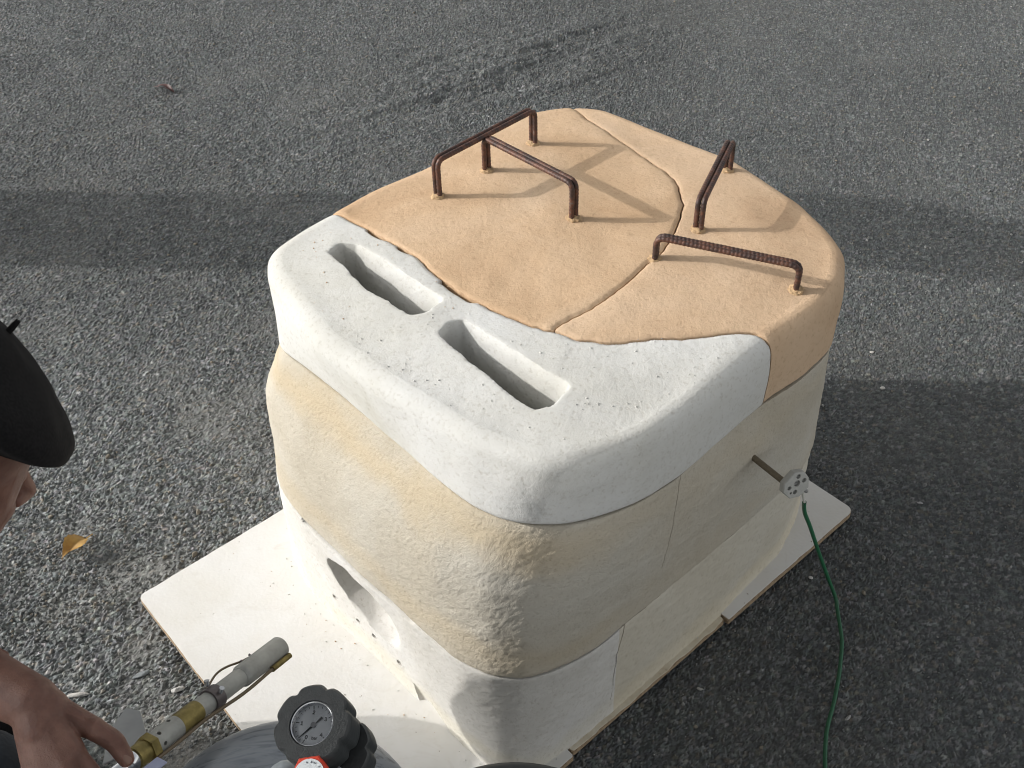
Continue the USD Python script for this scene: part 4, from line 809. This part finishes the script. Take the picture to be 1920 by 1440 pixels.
stone('dull grey stone in shade beyond the board corner', .868, 1.493, .0066, (0.36, 0.36, 0.37), 10, (1.3, .8, .6))
stone('pale grey stone in shade right of the green wire, low in the picture', .583, .989, .0060, (0.33, 0.33, 0.32), 11, (1.3, .8, .8), .7)
stone('pale oval stone in shade beside the stained board edge', .329, 1.055, .0064, (0.40, 0.40, 0.38), 12, (1.4, .7, .7), -.3)

# ------------------------------------------------------------------ two trees out of frame on the sunny side: their trunks throw the bands of shade
bark = plain('bark', (0.13, 0.10, 0.075), 0.9, 0, 0.5, 14, 0.02, 22)
leaf_m = plain('tree_foliage', (0.07, 0.10, 0.03), 0.7, 0, 0.4, 5)
def tree(label, path, crown_r, seed):
    rr = np.random.default_rng(seed); path = np.array(path, float)
    t_ = thing('tree', label, 'tree', (path[0, 0], path[0, 1], 0))
    k = np.linspace(0, 1, 60); s_ = (path[:, 2] - path[0, 2]) / (path[-1, 2] - path[0, 2]); p_ = PchipInterpolator(s_, path, axis=0)(k)
    put('trunk', tube(p_[:, :3], p_[:, 3], 20), bark, t_, 60)
    top = p_[-1, :3]; limbs = []
    for q_ in range(7):
        a = q_ * 2.4; e = top + [math.cos(a) * crown_r * .7, math.sin(a) * crown_r * .7, rr.uniform(.8, 2.0)]
        st = p_[-1 - q_ % 3 * 4, :3]; mid = (st + e) / 2 + [0, 0, .25]; limbs.append(tube(spl([st, mid, e], 12), np.linspace(.06, .015, 12), 8))
    put('limbs', cat_m(limbs), bark, t_, 60)
    n = 2600; u_ = rr.normal(size=(n, 3)); u_ /= np.linalg.norm(u_, axis=1, keepdims=True); c_ = top + [0, 0, 1.1] + u_ * (rr.random(n) ** .4)[:, None] * [crown_r, crown_r, crown_r * .75]
    tri = rr.normal(0, .09, (n, 3, 3)) + c_[:, None]
    put('crown', trimesh.Trimesh(tri.reshape(-1, 3), np.arange(n * 3).reshape(-1, 3), process=False), leaf_m, t_, False)
tree('tree beyond the left edge whose trunk shades the band across the road', [(-3, 2.80, -.05, .25), (-3, 2.80, .65, .200), (-3, 2.81, 1.1, .205), (-3, 2.865, 1.70, .19), (-3, 2.75, 1.93, .13), (-3, 2.73, 2.3, .11), (-3, 2.75, 4.6, .09)], 1.5, 1)
tree('tree beyond the left edge whose trunk shades the crouching person', [(-4.2, .88, -.05, .29), (-4.2, .88, 1.0, .245), (-4.2, .89, 2.2, .235), (-4.2, .89, 3.0, .2), (-4.2, .90, 4.8, .13)], 1.5, 2)

# ------------------------------------------------------------------ crumbs of clay and grit lying on the oven top and the boards
crumb = UsdGeom.PointInstancer.Define(stage, '/World/clay_crumbs')
tag(crumb.GetPrim(), 'tiny clay crumbs and grit on the oven top and boards', 'crumbs', None, 'stuff')
UsdGeom.Scope.Define(stage, '/World/clay_crumbs/kinds')
ck = [usdkit.mesh(stage, f'/World/clay_crumbs/kinds/crumb_{k:03d}', pebble(300 + k), [slab_m, lid_m, dirt_m][k % 3], False).GetPath() for k, dirt_m in enumerate([plain('grit_brown', (0.22, 0.17, 0.12), 0.9)] * 6)]
from shapely.geometry import Point
slot_area = Polygon(s1).buffer(.012).union(Polygon(s2).buffer(.012))
pos, kind_ = [], []
for _ in range(520):        # on the slab and lids
    a_, rr_ = R.uniform(0, 2 * np.pi), R.uniform(0.05, 1) ** .5
    k_ = int(a_ / (2 * np.pi) * NT) % NT; x_, y_ = CEN + dirs[k_] * (L_ridge[k_] - .03) * rr_
    if slot_area.contains(Point(x_, y_)): continue
    pos.append((x_, y_, top_z(x_, y_) + .0006)); kind_.append((1 if y_ > 1.30 + .0 * x_ else 0) + 3 * int(R.integers(0, 2)) if R.random() < .985 else 2)
for _ in range(90):        # along the oven foot on the boards
    a_ = math.radians(R.uniform(185, 330)); k_ = int((a_ % (2 * np.pi)) / (2 * np.pi) * NT) % NT
    q_ = CEN + dirs[k_] * (L_base[k_] + .008 + R.exponential(.045))
    u_, v_ = (q_ - Ncorner) @ e1, (q_ - Ncorner) @ e2
    if not (.01 < u_ < LONG - .02 and .015 < v_ < WIDE - .02): continue
    pos.append((*q_, .0212)); kind_.append(int(R.choice([0, 1, 4, 3, 0, 3])))
crumb.CreatePrototypesRel().SetTargets(ck)
crumb.CreateProtoIndicesAttr(Vt.IntArray.FromNumpy(np.array(kind_, np.int32)))
crumb.CreatePositionsAttr(Vt.Vec3fArray.FromNumpy(np.array(pos, np.float32)))
crumb.CreateScalesAttr(Vt.Vec3fArray.FromNumpy(np.repeat(R.uniform(.0007, .0021, (len(pos), 1)), 3, 1).astype(np.float32)))
crumb.CreateOrientationsAttr(Vt.QuathArray([Gf.Quath(float(math.cos(a)), Gf.Vec3h(0, 0, float(math.sin(a)))) for a in R.uniform(0, math.pi, len(pos))]))
